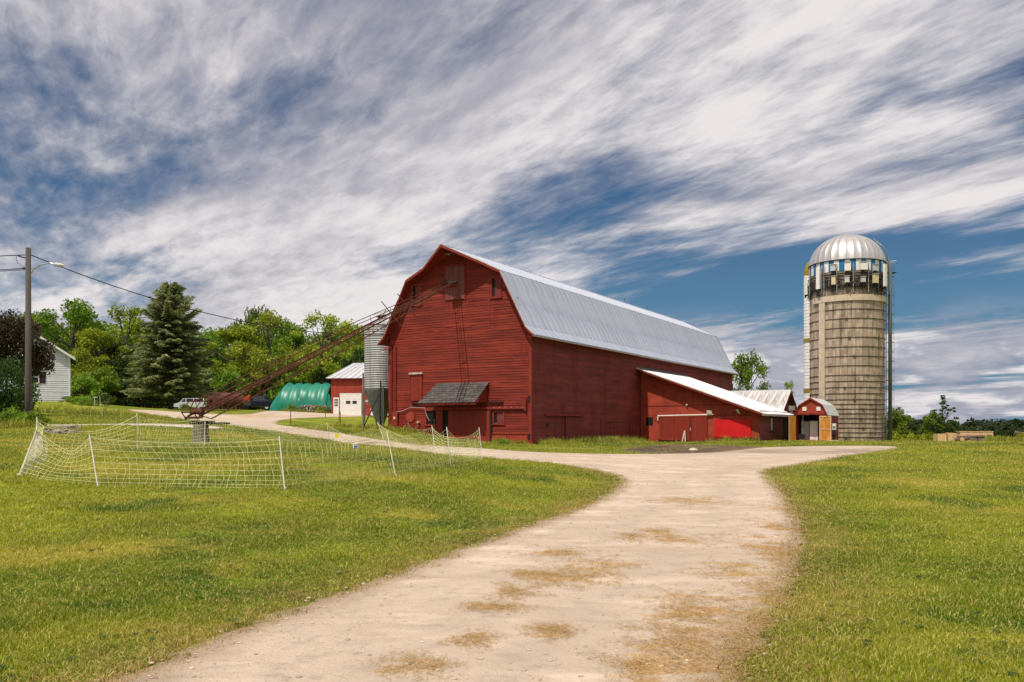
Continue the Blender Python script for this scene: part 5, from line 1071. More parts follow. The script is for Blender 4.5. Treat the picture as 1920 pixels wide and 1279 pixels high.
for a, b in (((.45, he - .3), (-HW / 2, ha + .02)), ((-HW / 2, ha + .02), (-HW - .45, he - .3))):
    part('roof', MB().hexa([(a[0], -.4, a[1]), (b[0], -.4, b[1]), (b[0], 9.4, b[1]), (a[0], 9.4, a[1]), (a[0], -.4, a[1] + .14), (b[0], -.4, b[1] + .14), (b[0], 9.4, b[1] + .14), (a[0], 9.4, a[1] + .14)]), M['shingleroof'], hs, False)
    part('rake_board', MB().hexa([(a[0], -.45, a[1] - .1), (b[0], -.45, b[1] - .1), (b[0], -.401, b[1] - .1), (a[0], -.401, a[1] - .1), (a[0], -.45, a[1] + .12), (b[0], -.45, b[1] + .12), (b[0], -.401, b[1] + .12), (a[0], -.401, a[1] + .12)]), M['white'], hs, False)
part('corner_trim', MB().box(-.1, .03, -.05, .02, -.3, he - .1), M['white'], hs, False)
wn = part('window', MB().box(WX, WX + .06, -.07, 0, 1.95, 3.0).box(WX + 1.1, WX + 1.16, -.07, 0, 1.95, 3.0).box(WX + .06, WX + 1.1, -.07, 0, 2.94, 3.0).box(WX, WX + 1.16, -.09, 0, 1.88, 1.949).box(WX + .06, WX + 1.1, -.06, 0, 2.44, 2.49), M['white'], hs, False)
for i in range(3):
    for j in range(2): part('pane', MB().box(WX + .08 + i * .345, WX + .395 + i * .345, -.04, -.01, 1.97 + j * .52, 2.42 + j * .52), M['glass'], wn, False)
for xx in (WX - .48, WX + 1.2):
    mb = MB().box(xx, xx + .06, -.07, 0, 1.9, 3.0).box(xx + .38, xx + .44, -.07, 0, 1.9, 3.0)
    for k in range(9): mb.box(xx + .06, xx + .38, -.055, 0, 1.93 + k * .117, 1.93 + k * .117 + .095)
    part('shutter', mb, M['black'], hs, False)
# bicycle leaning among the weeds
x, y = at(180, 71); bc = thing('bicycle', 'dark bicycle lying against the weeds on the mound right of the house', 'bicycle', (x, y, h(x, y) + .02), R(-12))
for wx in (0, 1.05):
    w = part('wheel', MB().path([(.33 * math.cos(2*math.pi*i/18), 0, .33 * math.sin(2*math.pi*i/18) + .33) for i in range(19)], .03, 5), M['rubber'], bc, False); w.location = (wx, 0, 0)
    part('spokes', MB().tube((-.3, 0, .33), (.3, 0, .33), .008, n=4).tube((0, 0, .03), (0, 0, .63), .008, n=4).tube((-.21, 0, .12), (.21, 0, .54), .008, n=4), M['steel'], w, False)
part('frame', MB().tube((0, 0, .33), (.35, 0, .85), .022).tube((.35, 0, .85), (.9, 0, .88), .022).tube((.45, 0, .33), (.95, 0, .8), .022).tube((.45, 0, .33), (.32, 0, .95), .022).tube((0, 0, .33), (.45, 0, .33), .018).tube((1.05, 0, .33), (.9, 0, .98), .022), M['black'], bc, False)
part('saddle', MB().box(.18, .46, -.07, .07, .95, 1.0), M['black'], bc, False); part('handlebar', MB().path([(.8, -.26, 1.05), (.9, -.2, 1.02), (.9, .2, 1.02), (.8, .26, 1.05)], .018, 5), M['steel'], bc, False)
x, y = at(177, 70); solid('garden_stand', MB().bar((0, 0, 0), (0, 0, .85), .03, .03).bar((-.15, 0, .8), (.2, 0, .8), .04, .04).bar((.5, 0, 0), (.45, 0, .95), .03, .03), M['lgrey'], 'thin pale stand beside the bicycle on the mound', 'stand', (x, y, h(x, y)))

# ------------------------------------------------------------------ log and lumber yard on the right
def onG(px, Z): x, y = at(px, Z); return x, y, h(x, y)
def cyl_log(px, Z, L_, r, rz, tilt, label, zoff=0):
    x, y, z = onG(px, Z); t = thing('log', label, 'log', (x, y, z + zoff), rz); e = Vector((L_ * math.cos(tilt), 0, L_ * math.sin(tilt))); b = Vector((0, 0, r))
    part('bark', MB().path([b, b + e * .5, b + e], [r * 1.05, r, r * .95], 12, False), M['bark'], t, False); d = e.normalized()
    part('cut_end', MB().tube(b - d * .004, b + d * .01, r * 1.0, n=12), M['cut'], t, False); part('cut_end', MB().tube(b + e - d * .01, b + e + d * .004, r * .93, n=12), M['cut'], t, False); return t
YZ = 62
for px, lb in ((1762, 'block of pale stacked boards, left of two'), (1781, 'block of pale stacked boards, right of two')):
    x, y, z = onG(px, YZ); t = thing('board_stack', lb + ' at the log yard', 'lumber stack', (x, y, z - .05), R(-8), 'stacks of pale boards in the log yard')
    hgt = .62 if px < 1770 else .68
    for k in range(4): part('board', MB().box(-.29 + k * .145, -.29 + k * .145 + .138, -.5, .5, .12, hgt + .05 * random.random()), M['cut'], t, False)
    part('pallet', MB().box(-.3, .3, -.5, .5, 0, .04).box(-.3, -.2, -.5, .5, .041, .119).box(.2, .3, -.5, .5, .041, .119), M['rust'], t, False)
x, y, z = onG(1797, 66); t = thing('timber_beam', 'long pinkish squared timber beam lying behind the logs', 'timber', (x, y, z + .28), R(-4)); part('beam', MB().box(0, 2.5, -.3, .3, 0, .62), M['timber'], t, False, label='squared face'); part('slab', MB().box(-.05, 2.52, -.33, .33, .621, .68), M['cut'], t, False); part('bearer', MB().box(.2, .4, -.4, .4, -.4, -.01).box(2.0, 2.2, -.4, .4, -.4, -.01), M['stump'], t, False)
cyl_log(1789, 61, 1.4, .15, R(-12), 0, 'grey log lying beside the right board stack'); cyl_log(1792, 61.6, 1.9, .12, R(-22), R(2), 'long thin grey log sloping below the timber beam', .2)
cyl_log(1804, 59, .8, .16, R(35), R(6), 'short log with a bright cut end nearest the grass'); cyl_log(1902, 66, 1.5, .2, R(-30), R(-16), 'thick grey log tilted up at the right edge of the yard', .6)
cyl_log(1818, 60, .9, .06, R(3), 0, 'thin pale pole lying in the grass in front of the logs'); cyl_log(1852, 64, .5, .16, R(-60), 0, 'short round log with a pale end in the middle of the pile'); cyl_log(1868, 65, .9, .13, R(-15), R(3), 'grey log on the rubble right of the pale round'); cyl_log(1880, 66, .7, .15, R(5), 0, 'orange brown log near the right end of the rubble')
x, y, z = onG(1832, 63); mb = MB()
for k in range(60): a = random.uniform(0, 6.28); r = random.uniform(0, .28); mb.tube((r*math.cos(a)*1.6, r*math.sin(a), 0), (r*math.cos(a)*1.6 + random.uniform(-.2,.2), r*math.sin(a), random.uniform(.15, .38)), .02, n=3)
solid('brush_heap', mb, M['black'], 'small heap of dark brush in front of the timber beam', 'brush heap', (x, y, z))
mb = MB()
for k in range(170):
    px = random.uniform(1826, 1925); Z = random.uniform(62, 68); x, y, z = onG(px, Z); s = random.uniform(.05, .17); z += random.uniform(0, .22)
    mb.hexa([(x + dx * s * random.uniform(.6, 1.3), y + dy * s * random.uniform(.6, 1.3), z + dz_ * s * random.uniform(.6, 1.3)) for dz_ in (-1, 1) for dx, dy in ((-1,-1),(1,-1),(1,1),(-1,1))])
o = link('wood_debris', mesh_of('wood_debris', mb, M['rubble']), kind='stuff'); tag(o, 'scattered pale split wood and rubble around the logs', 'debris')
q = gp(1300, 848); solid('field_rock', MB().lathe([(0, 0), (.2, .02), (.24, .1), (.15, .2), (0, .22)], 8), M['ring'], 'pale rock lying on the dark mulch before the lean-to doors', 'rock', (q[0], q[1], h(*q)))
o = link('stone_heap', None); bpy.data.objects.remove(o); mb = MB()
for k in range(70):
    q = gp(random.uniform(85, 150), random.uniform(803, 816)); s = random.uniform(.05, .16); z = h(*q)
    mb.hexa([(q[0] + dx * s * random.uniform(.6, 1.3), q[1] + dy * s * random.uniform(.6, 1.3), z + .03 + dz_ * s * random.uniform(.4, .9)) for dz_ in (-1, 1) for dx, dy in ((-1,-1),(1,-1),(1,1),(-1,1))])
o = link('field_stones', mesh_of('field_stones', mb, M['stone']), kind='stuff'); tag(o, 'loose stones on the bare soil inside the netting', 'stones')

# ------------------------------------------------------------------ trees
def leaf_quads(C, size, rs, flat=0.0):
    "one leaf quad per centre row of C"
    n = len(C); a = rs.normal(size=(n, 3)); a /= np.linalg.norm(a, axis=1)[:, None] + 1e-9; b = rs.normal(size=(n, 3)); b -= (a * b).sum(1)[:, None] * a; b /= np.linalg.norm(b, axis=1)[:, None] + 1e-9
    s = size * rs.uniform(.6, 1.3, (n, 1)); a = a * s; b = b * s * .7
    V = np.stack([C - a, C - b * .9, C + a, C + b], 1).reshape(-1, 3); F = np.arange(4 * n).reshape(n, 4); return V, F
def tree_meshes(seed, H, Rr, nclump, nleaf, leaf, crown_lo=.22, m='leaf', spread=1.0, clump=1.0, top=.9, open_=0):
    rs = np.random.default_rng(seed); rnd = random.Random(seed); mb = MB(); th = H * .62
    tp = [Vector((0, 0, -.4))]; k = 7
    for i in range(1, k + 1): tp.append(Vector((rnd.uniform(-.03, .03) * H, rnd.uniform(-.03, .03) * H, th * i / k)) * 1.0)
    r0 = H * .022; mb.path(tp, [r0 * (1.25 if i == 0 else 1 - .75 * i / k) for i in range(k + 1)], 8)
    cen = []
    for c in range(nclump):
        u = rnd.random(); t = crown_lo + (top - crown_lo) * u; z = H * t
        w = math.sin(math.pi * min(1, max(0.05, (t - crown_lo + .12) / (1.06 - crown_lo)))) ** .7; a = rnd.uniform(0, 2 * math.pi); r = Rr * w * math.sqrt(rnd.uniform(.15, 1)) * spread
        p = Vector((r * math.cos(a), r * math.sin(a), z + rnd.uniform(-.04, .06) * H)); cen.append((p, rnd.uniform(.55, 1.15) * clump * Rr * .30))
        if rnd.random() < .85:
            b0 = tp[min(k, max(1, int(p.z * .75 / th * k)))]; b0 = b0.lerp(Vector((0, 0, min(th, p.z * .75))), .5); mid = b0.lerp(p, .5) + Vector((rnd.uniform(-.3, .3), rnd.uniform(-.3, .3), -.25)); mb.path([b0, mid, p], [r0 * .36, r0 * .22, r0 * .06], 5, False)
    P_ = []
    for p, r in cen:
        n = max(20, int(nleaf * (r / (Rr * .30)) ** 2 / nclump)); d = rs.normal(size=(n, 3)); d /= np.linalg.norm(d, axis=1)[:, None]
        q = d * (rs.uniform(0, 1, (n, 1)) ** .45) * r * np.array([1.15, 1.15, .72]); q += rs.normal(size=(n, 3)) * r * .10; P_.append(q + np.array(p))
    C = np.concatenate(P_); V, F = leaf_quads(C, leaf, rs)
    return mesh_of('trunk', mb, M['trunk']), np_mesh('crown', V, F, M[m])
TM = {
 'a': tree_meshes(11, 14, 5.0, 46, 12000, .20, m='leaf'), 'b': tree_meshes(12, 14, 4.4, 40, 11000, .19, m='leafy'), 'c': tree_meshes(13, 14, 5.4, 52, 12000, .21, m='leaf', crown_lo=.12),
 'd': tree_meshes(14, 14, 4.8, 34, 7500, .19, m='leafy', crown_lo=.3, clump=.85, spread=1.05), 'e': tree_meshes(15, 12, 4.6, 42, 10000, .21, m='leafd', crown_lo=.1),
 'bush': tree_meshes(16, 4, 2.6, 24, 4200, .16, m='leaf', crown_lo=.1), 'bushd': tree_meshes(17, 4, 2.8, 24, 4200, .17, m='leafd', crown_lo=.08), 'bushy': tree_meshes(18, 4, 2.4, 20, 3600, .15, m='leafy', crown_lo=.1),
}
def tree(kind, px, ytop, Z, label, width=None, name='tree', cat='tree', group=None, H0=None, base=None):
    x, y = at(px, Z); z = h(x, y) if base is None else base; Hh = EYE + (800 - ytop) * Z / FX - z; H0 = H0 or {'a':14,'b':14,'c':14,'d':14,'e':12}.get(kind, 4)
    s = Hh / (H0 * 1.0); t = thing(name, label, cat, (x, y, z - .05), random.uniform(0, 6.28), group); tm, cm = TM[kind]
    wr_ = 1.0
    if width: R0 = {'a':5,'b':4.4,'c':5.4,'d':4.8,'e':4.6,'bush':2.6,'bushd':2.8,'bushy':2.4}.get(kind, 3); wr_ = (width / 2 * Z / FX) / (R0 * s * 1.05)
    t.scale = (s * wr_, s * wr_, s); link('trunk', tm, t); link('crown', cm, t); return t
G1 = 'deciduous trees beyond the yard'
tree('a', 132, 558, 112, 'tall broad green tree directly right of the house roof', 150, group=G1)
tree('c', 72, 585, 122, 'green tree behind the house and utility pole', 130, group=G1)
tree('b', 188, 612, 104, 'yellow green tree between the house and the spruce', 110, group=G1)
tree('e', 215, 622, 112, 'dark tree just left of the spruce, lower than its neighbours', 100, group=G1)
tree('d', 238, 570, 122, 'loose yellow green tree whose top shows left of the spruce tip', 130, group=G1)
tree('c', 30, 610, 128, 'green tree at the far left behind the purple tree', 120, group=G1)
tree('a', 392, 612, 128, 'green tree just right of the spruce', 110, group=G1)
tree('b', 436, 602, 122, 'second yellow green tree right of the spruce', 120, group=G1)
tree('d', 502, 582, 116, 'bright tall yellow green tree in the middle of the wood', 140, group=G1)
tree('c', 460, 600, 136, 'rounded green tree between two yellow green ones', 110, group=G1)
tree('c', 484, 574, 140, 'dark green treetop peeking over the bright middle tree', 90, group=G1)
tree('a', 560, 605, 128, 'rounded green tree above the green shelter', 120, group=G1)
tree('d', 603, 584, 112, 'open branching tree with sky showing through beside the feed bin', 130, group=G1)
tree('b', 652, 598, 122, 'green tree just left of the feed bin', 100, group=G1)
tree('a', 700, 612, 130, 'tree behind the feed bin and barn corner', 110, group=G1)
tree('b', 268, 590, 132, 'yellow green tree close behind the left side of the spruce', 110, group=G1)
tree('c', 532, 596, 134, 'full green tree filling the wood behind the shelter', 110, group=G1)
tree('a', 625, 606, 134, 'full green tree behind the garage roof', 100, group=G1)
tree('c', 160, 590, 130, 'green tree deep in the wood left of the yellow green one', 110, group=G1)
tree('c', 330, 600, 146, 'green tree standing behind the spruce', 150, group=G1)
for i, (px, yt, Z, wd, kd, lb) in enumerate([(110,690,98,80,'bushd','dark bush right of the house wall'),(150,700,96,80,'bush','green bush behind the mound'),(190,690,100,90,'bush','tall bush behind the bicycle'),(232,705,104,90,'bushd','dark bush left of the spruce foot'),(270,715,108,90,'bushd','dark bush behind the spruce trunk'),
    (345,700,134,90,'bushd','dark bush behind the white car'),(385,690,128,90,'bushd','dark bush behind the rusty tanks'),(425,690,112,80,'bush','bright bush right of the rusty tanks'),(455,695,116,90,'bush','green bush above the pickup'),(497,680,118,90,'bushy','yellow green bush left of the shelter top'),
    (540,680,116,90,'bush','green bush behind the shelter'),(585,670,118,100,'bushd','dark bush behind the shelter end'),(625,660,114,90,'bush','bush left of the garage roof'),(668,655,112,90,'bushd','bush behind the garage roof'),(300,690,126,100,'bushd','dark bush deep behind the spruce'),(60,700,105,90,'bushd','dark bush behind the house corner')]):
    tree(kd, px, yt, Z, lb, wd, 'bush', 'bush', 'bushes at the edge of the wood')
tree('c', 1402, 658, 108, 'bright green tree rising behind the far end of the barn roof', 82, base=.0)
tree('d', 1479, 712, 104, 'slim green tree behind the gabled shed', 34, base=.0)
tree('bush', 1676, 764, 92, 'green bushy shrub just right of the silo', 62, 'bush', 'bush')
tree('bush', 1752, 772, 104, 'green bush at the foot of the slim right tree', 46, 'bush', 'bush'); tree('bushd', 1712, 794, 120, 'low dark bush between the silo shrub and the slim tree', 44, 'bush', 'bush'); tree('bushd', 1785, 790, 110, 'low dark bush right of the slim tree', 56, 'bush', 'bush')
TM['slim'] = tree_meshes(31, 14, 3.6, 60, 5200, .30, m='leafd', crown_lo=.08, clump=.52, spread=.85, top=.97)
tree('slim', 1768, 742, 104, 'slim open tree standing alone above the right horizon', 50, H0=14)
# dark purple leaved tree and undergrowth on the left edge
TM['purple'] = tree_meshes(41, 6.2, 3.2, 40, 15000, .10, m='leafp', crown_lo=.52, clump=1.1)
TM['under'] = tree_meshes(42, 5.0, 3.2, 34, 13000, .10, m='leafd', crown_lo=.02, clump=1.2, top=.75)
def near_tree(kind, px, Z, s, label, cat='tree', name='tree'):
    x, y = at(px, Z); t = thing(name, label, cat, (x, y, h(x, y) - .1), 1.0); t.scale = s; link('trunk', TM[kind][0], t); link('crown', TM[kind][1], t)
near_tree('purple', 12, 53, (.80, .80, 1.03), 'purple brown leaved tree at the left edge beside the pole'); near_tree('under', -12, 50, (.62, .62, .92), 'dark green shrub under the purple tree at the left edge', 'bush', 'bush')
TM['weedy'] = tree_meshes(43, 1.0, .9, 16, 1500, .055, m='leaf', crown_lo=.05, clump=1.1)
for px, Z, s, lb in ((20, 41.0, 1.0, 'leafy weed clump at the left edge before the pole'), (44, 40.6, .75, 'leafy weed clump touching the left side of the pole foot'), (62, 41.0, .85, 'leafy weed clump right of the pole foot'), (2, 40.5, .8, 'weed clump cut by the left edge of the lawn')): near_tree('weedy', px, Z, (s, s, s), lb, 'weeds', 'weed_clump')
for px, Z, s, lb in ((125, 74, .8, 'green weeds below the house corner'), (150, 72, 1.0, 'green weeds between the house and the bicycle'), (163, 71, .9, 'green weeds just left of the bicycle')): near_tree('weedy', px, Z, (s * 1.5, s, s * .7), lb, 'weeds', 'weed_clump')
for px, Z, s, lb in ((345, 104, .9, 'orange tinged shrub before the white car'), (600, 99.5, 1.0, 'yellowish weeds along the firewood'), (545, 101, 1.1, 'yellowish weeds at the left end of the shelter')): near_tree('weedy', px, Z, (s * 1.2, s, s * .8), lb, 'weeds', 'weed_clump')
near_tree('weedy', 942, 51.2, (.5, .5, .45), 'broad leaved green weed at the barn front near the door', 'weeds', 'weed_clump')
# spruce
def spruce(H, Rb, seed=5):
    rs = np.random.default_rng(seed); rnd = random.Random(seed); mb = MB(); mb.path([(0, 0, -.3), (0, 0, H * .5), (0, 0, H)], [H * .022, H * .013, .02], 8)
    cs, dirs = [], []; z = H * .155
    while z < H * .985:
        t = z / H; R_ = Rb * (1 - t) ** .54 * (1.0 if t > .2 else .75 + t) ; nb_ = 10 if t < .75 else 8; a0 = rnd.uniform(0, 6.28)
        for j in range(nb_):
            a = a0 + 2 * math.pi * j / nb_ + rnd.uniform(-.22, .22); L_ = R_ * rnd.uniform(.62, 1.22); rise = rnd.uniform(.0, .10) if t < .7 else rnd.uniform(.25, .5)
            d = Vector((math.cos(a), math.sin(a), 0)); zz = z + rnd.uniform(-.15, .15); m_ = 16 if L_ > 2 else 9; pr = None; sdv = Vector((-d.y, d.x, 0))
            tip = d * L_ + Vector((0, 0, zz + L_ * rise - .16 * L_)); midp = d * (L_ * .5) + Vector((0, 0, zz - .10 * L_)); mb.path([(0, 0, zz), midp, tip], [.05, .03, .01], 4, False)
            for i in range(m_):
                u = (i + 1) / m_; c = Vector((0, 0, zz)).lerp(midp, u * 2) if u < .5 else midp.lerp(tip, u * 2 - 1); wsp = (.62 * (1 - u) + .16) * min(1.1, .30 + L_ * .25)
                k = int((14 if u > .25 else 3) * (1.1 if L_ > 2.5 else .8))
                for _ in range(k):
                    s_ = rnd.uniform(-1, 1); q = c + sdv * s_ * wsp + d * rnd.uniform(-.15, .15) + Vector((0, 0, -abs(s_) * .15 * wsp - rnd.uniform(0, .22))); cs.append(q); dv = (d * rnd.uniform(.5, 1) + sdv * s_ * .9 + Vector((0, 0, rnd.uniform(-.45, .15)))).normalized(); dirs.append(dv)
        z += (.36 if t < .6 else .30) * H / 13
    C = np.array(cs); D = np.array(dirs); n = len(C); up_v = rs.normal(size=(n, 3)) * .6 + np.array([0, 0, 1.0]); S = np.cross(D, up_v); S /= np.linalg.norm(S, axis=1)[:, None] + 1e-9
    l = rs.uniform(.12, .28, (n, 1)); w = rs.uniform(.03, .07, (n, 1)); V = np.stack([C - D * l - S * w, C - D * l + S * w, C + D * l + S * w * .5, C + D * l - S * w * .5], 1).reshape(-1, 3)
    return mesh_of('trunk', mb, M['trunk']), np_mesh('crown', V, np.arange(4 * n).reshape(n, 4), M['needle'])
x, y = at(320, 86); z = h(x, y); SH_ = EYE + (800 - 527) * 86 / FX - z
TM['spruce'] = spruce(SH_, 5.1); t = thing('spruce_tree', 'large blue green spruce tree standing in front of the wood', 'tree', (x, y, z)); link('trunk', TM['spruce'][0], t); link('crown', TM['spruce'][1], t)
# far treelines
def treeline(name, pts, n, hmin, hmax, leaf, per, m, label, seed, wx=1.6):
    rs = np.random.default_rng(seed); P_ = []
    for i in range(n):
        u = rs.random() * (len(pts) - 1); k = min(int(u), len(pts) - 2); f = u - k; x = pts[k][0] * (1 - f) + pts[k+1][0] * f + rs.normal() * 2; y = pts[k][1] * (1 - f) + pts[k+1][1] * f + rs.normal() * 8; z = h(x, y); Ht = rs.uniform(hmin, hmax)
        d = rs.normal(size=(per, 3)); d /= np.linalg.norm(d, axis=1)[:, None]; q = d * rs.uniform(.5, 1.05, (per, 1)) * np.array([Ht * .5 * wx * .6, Ht * .5, Ht * .52]); q[:, 2] = np.abs(q[:, 2] + Ht * .42); P_.append(q + np.array([x, y, z]))
    V, F = leaf_quads(np.concatenate(P_), leaf, rs); o = link(name, np_mesh(name, V, F, M[m]), kind='stuff'); tag(o, label, 'treeline')
treeline('far_treeline', [(115, 262), (135, 258), (190, 235), (260, 200)], 110, 4.0, 6.5, .5, 420, 'pine', 'dark far treeline along the right horizon', 3)
treeline('far_woods', [(60, 300), (110, 290), (170, 275)], 90, 2.5, 4.5, .5, 300, 'leafd', 'low far woods on the right horizon behind the slim tree', 4)
treeline('wood_edge', [(-200, 120), (-130, 135), (-90, 150), (-50, 160), (-15, 165)], 170, 13, 16.5, .36, 800, 'leaf', 'shaded wood filling in behind the front trees', 6)
treeline('tall_weeds', [at(1690, 80), at(1740, 76), at(1790, 74)], 34, .5, 1.1, .10, 220, 'leafy', 'pale tall weeds between the silo and the log yard', 8)
TMH = tree_meshes(51, 6, 3, 24, 5200, .22, m='pine', crown_lo=.1); TM['pinelike'] = TMH
for px, yt, Z, wd, lb in ((1853, 792, 200, 34, 'dark round tree on the right horizon, first from the slim tree'), (1880, 795, 195, 30, 'small dark tree on the right horizon, second from the slim tree'), (1908, 785, 180, 50, 'largest dark tree cut by the right edge of the picture')): tree('pinelike', px, yt, Z, lb, wd, H0=6)

# ------------------------------------------------------------------ grass, weeds, gravel and straw scattered by geometry nodes
lib = bpy.data.collections.new('scatter_library')
def lib_obj(name, me): o = bpy.data.objects.new(name, me); lib.objects.link(o) if False else None; return o
def tuft_mesh(seed, nb_, rad, hgt, w, m='blade', lean_=.45, seg=2):
    rs = random.Random(seed); mb = MB()
    for k in range(nb_):
        a = rs.uniform(0, 6.28); r = rad * math.sqrt(rs.random()); x, y = r * math.cos(a), r * math.sin(a); b = rs.uniform(0, 6.28); hh = hgt * rs.uniform(.45, 1.15); l = hh * rs.uniform(.1, lean_ * 2); ww = w * rs.uniform(.7, 1.3); c = rs.uniform(0, 6.28)
        dx, dy = math.cos(c) * ww, math.sin(c) * ww; lx, ly = math.cos(b) * l, math.sin(b) * l; i = len(mb.v)
        mb.v += [(x - dx, y - dy, -.01), (x + dx, y + dy, -.01), (x + lx * .35 + dx * .8, y + ly * .35 + dy * .8, hh * .6), (x + lx * .35 - dx * .8, y + ly * .35 - dy * .8, hh * .6), (x + lx, y + ly, hh)]; mb.f += [(i, i+1, i+2, i+3), (i+3, i+2, i+4)]
    return mesh_of('tuft', mb, M[m])
M['pebble'] = mk('driveway pebble', (.48,.40,.32), (.30,.25,.20), 4, .95, island=.3, orand=.3)
def stone_mesh(seed):
    rs = random.Random(seed); mb = MB(); mb.lathe([(0, -.4), (.75, -.25), (1, .1), (.6, .5), (0, .62)], 6); mb.v = [(x * rs.uniform(.7, 1.2), y * rs.uniform(.7, 1.2), z * rs.uniform(.7, 1.2)) for x, y, z in mb.v]; return mesh_of('pebble', mb, M['pebble'])
def scatter(name, pts, scl, rot, meshes, label, cat):
    """points -> instances of several source meshes picked at random"""
    cl = bpy.data.collections.new(name + '_sources')
    for k, me_ in enumerate(meshes): cl.objects.link(bpy.data.objects.new(name + '_source', me_))
    me = bpy.data.meshes.new(name); me.vertices.add(len(pts)); me.vertices.foreach_set('co', np.ascontiguousarray(pts, dtype=np.float32).ravel())
    a = me.attributes.new('scl', 'FLOAT_VECTOR', 'POINT'); a.data.foreach_set('vector', np.ascontiguousarray(scl, dtype=np.float32).ravel())
    a = me.attributes.new('rot', 'FLOAT_VECTOR', 'POINT'); a.data.foreach_set('vector', np.ascontiguousarray(rot, dtype=np.float32).ravel())
    a = me.attributes.new('pick', 'INT', 'POINT'); a.data.foreach_set('value', rng.integers(0, len(meshes), len(pts)).astype(np.int32))
    o = link(name, me, kind='stuff'); tag(o, label, cat)
    nt = bpy.data.node_groups.new(name, 'GeometryNodeTree'); nt.interface.new_socket('Geometry', in_out='INPUT', socket_type='NodeSocketGeometry'); nt.interface.new_socket('Geometry', in_out='OUTPUT', socket_type='NodeSocketGeometry')
    N = nt.nodes; L = nt.links; gi = N.new('NodeGroupInput'); go = N.new('NodeGroupOutput'); ip = N.new('GeometryNodeInstanceOnPoints'); ci = N.new('GeometryNodeCollectionInfo'); ci.inputs['Collection'].default_value = cl; ci.inputs['Separate Children'].default_value = True
    def named(nm, ty): n = N.new('GeometryNodeInputNamedAttribute'); n.data_type = ty; n.inputs['Name'].default_value = nm; return n.outputs['Attribute']
    L.new(gi.outputs[0], ip.inputs['Points']); L.new(ci.outputs[0], ip.inputs['Instance']); ip.inputs['Pick Instance'].default_value = True
    L.new(named('pick', 'INT'), ip.inputs['Instance Index']); L.new(named('scl', 'FLOAT_VECTOR'), ip.inputs['Scale']); L.new(named('rot', 'FLOAT_VECTOR'), ip.inputs['Rotation']); L.new(ip.outputs[0], go.inputs[0])
    md = o.modifiers.new('scatter', 'NODES'); md.node_group = nt; return o
BOX = [bw(-W - .1, -.1), bw(.15, -.1), bw(.15, 44), bw(-W - .1, 44)]
BOX2 = [bw(0, 17.7), bw(9.6, 17.7), bw(9.6, 35), bw(0, 35)]
def clear_of(x, y, polys, d): 
    ok = np.ones(len(x), bool)
    for p in polys: ok &= seg_dist(x, y, p) < -d
    return ok
def fan(n, r0, r1, power, amax):
    u = rng.random(n); e = 2 - power; r = (r0 ** e + u * (r1 ** e - r0 ** e)) ** (1 / e); a = rng.uniform(-amax, amax, n); return r * np.sin(a), r * np.cos(a), r
x, y, r = fan(74000, 3.2, 62, 1.25, R(46))
nz = np.sin(x * 1.3 + np.sin(y * .9) * 2) * np.sin(y * 1.1 + np.sin(x * .7) * 2)
edge = np.minimum.reduce([np.full(len(x), 9.)] + [-seg_dist(x, y, p) for p in POLYS])
ok = (edge > rng.normal(0.02, .07, len(x))) & clear_of(x, y, [BOX, BOX2], .05) & (np.hypot(x - SX, y - SY) > 3.3); ok &= (seg_dist(x, y, mulch_poly) < 0) | (rng.random(len(x)) < .05); x, y, r, nz, edge = x[ok], y[ok], r[ok], nz[ok], edge[ok]
s = (.75 + .35 * nz) * rng.uniform(.7, 1.25, len(x)) * (1 + r / 40); s *= np.where(edge < .5, .75, 1)
wd = 1 + r / 14
scatter('grass', np.stack([x, y, hz(x, y)], -1), np.stack([wd, wd, s], -1), np.stack([rng.normal(0, .08, len(x)), rng.normal(0, .08, len(x)), rng.uniform(0, 6.28, len(x))], -1),
        [tuft_mesh(i, 52, .14, .036, .0022) for i in range(6)], 'short mown lawn of green and straw coloured blades', 'grass')
# taller grass along walls and margins
tx_, ty_ = [], []
def along(p, q, n, wdt, off=0):
    p, q = np.array(p), np.array(q); u = rng.random(n); d = (q - p) / np.linalg.norm(q - p); nn = np.array([-d[1], d[0]]); k = p + u[:, None] * (q - p) + nn * (rng.normal(0, wdt, n)[:, None] + off); tx_.extend(k[:, 0]); ty_.extend(k[:, 1])
along(bw(.6, .5), bw(.6, 17), 1500, .28); along(bw(.9, 5), bw(1.0, 14), 900, .45); along(bw(.9, 7.5), bw(1.0, 12.5), 700, .35); along(bw(-2.6, -.4), bw(0, -.4), 90, .15); along(bw(5.8, 17.2), bw(9.6, 17.2), 130, .2); along(bw(9.1, 18), bw(9.3, 27), 300, .25); along(bw(-11.8, -.4), bw(-8, -.5), 160, .25)
along(at(1662, 72), at(1735, 69), 500, 1.8); along(at(1850, 59), at(1930, 58), 420, .5); along(at(0, 40), at(60, 40), 260, .8); along(at(640, 60), at(725, 58), 260, 1.2)
along(at(130, 60), at(240, 66), 400, 4); along(at(530, 97), at(620, 95), 200, .5)
x, y = np.array(tx_), np.array(ty_); ok = clear_of(x, y, [BOX, BOX2], .02) & (seg_dist(x, y, road_poly) < -.05); x, y = x[ok], y[ok]; s = rng.uniform(.35, 1.1, len(x)); s *= np.where(rng.random(len(x)) < .1, 1.5, 1)
scatter('tall_grass', np.stack([x, y, hz(x, y)], -1), np.stack([s * .9, s * .9, s], -1), np.stack([0 * x, 0 * x, rng.uniform(0, 6.28, len(x))], -1), [tuft_mesh(20 + i, 26, .16, .34, .010, lean_=.3) for i in range(4)], 'uncut tufts of tall grass along walls and logs', 'grass')
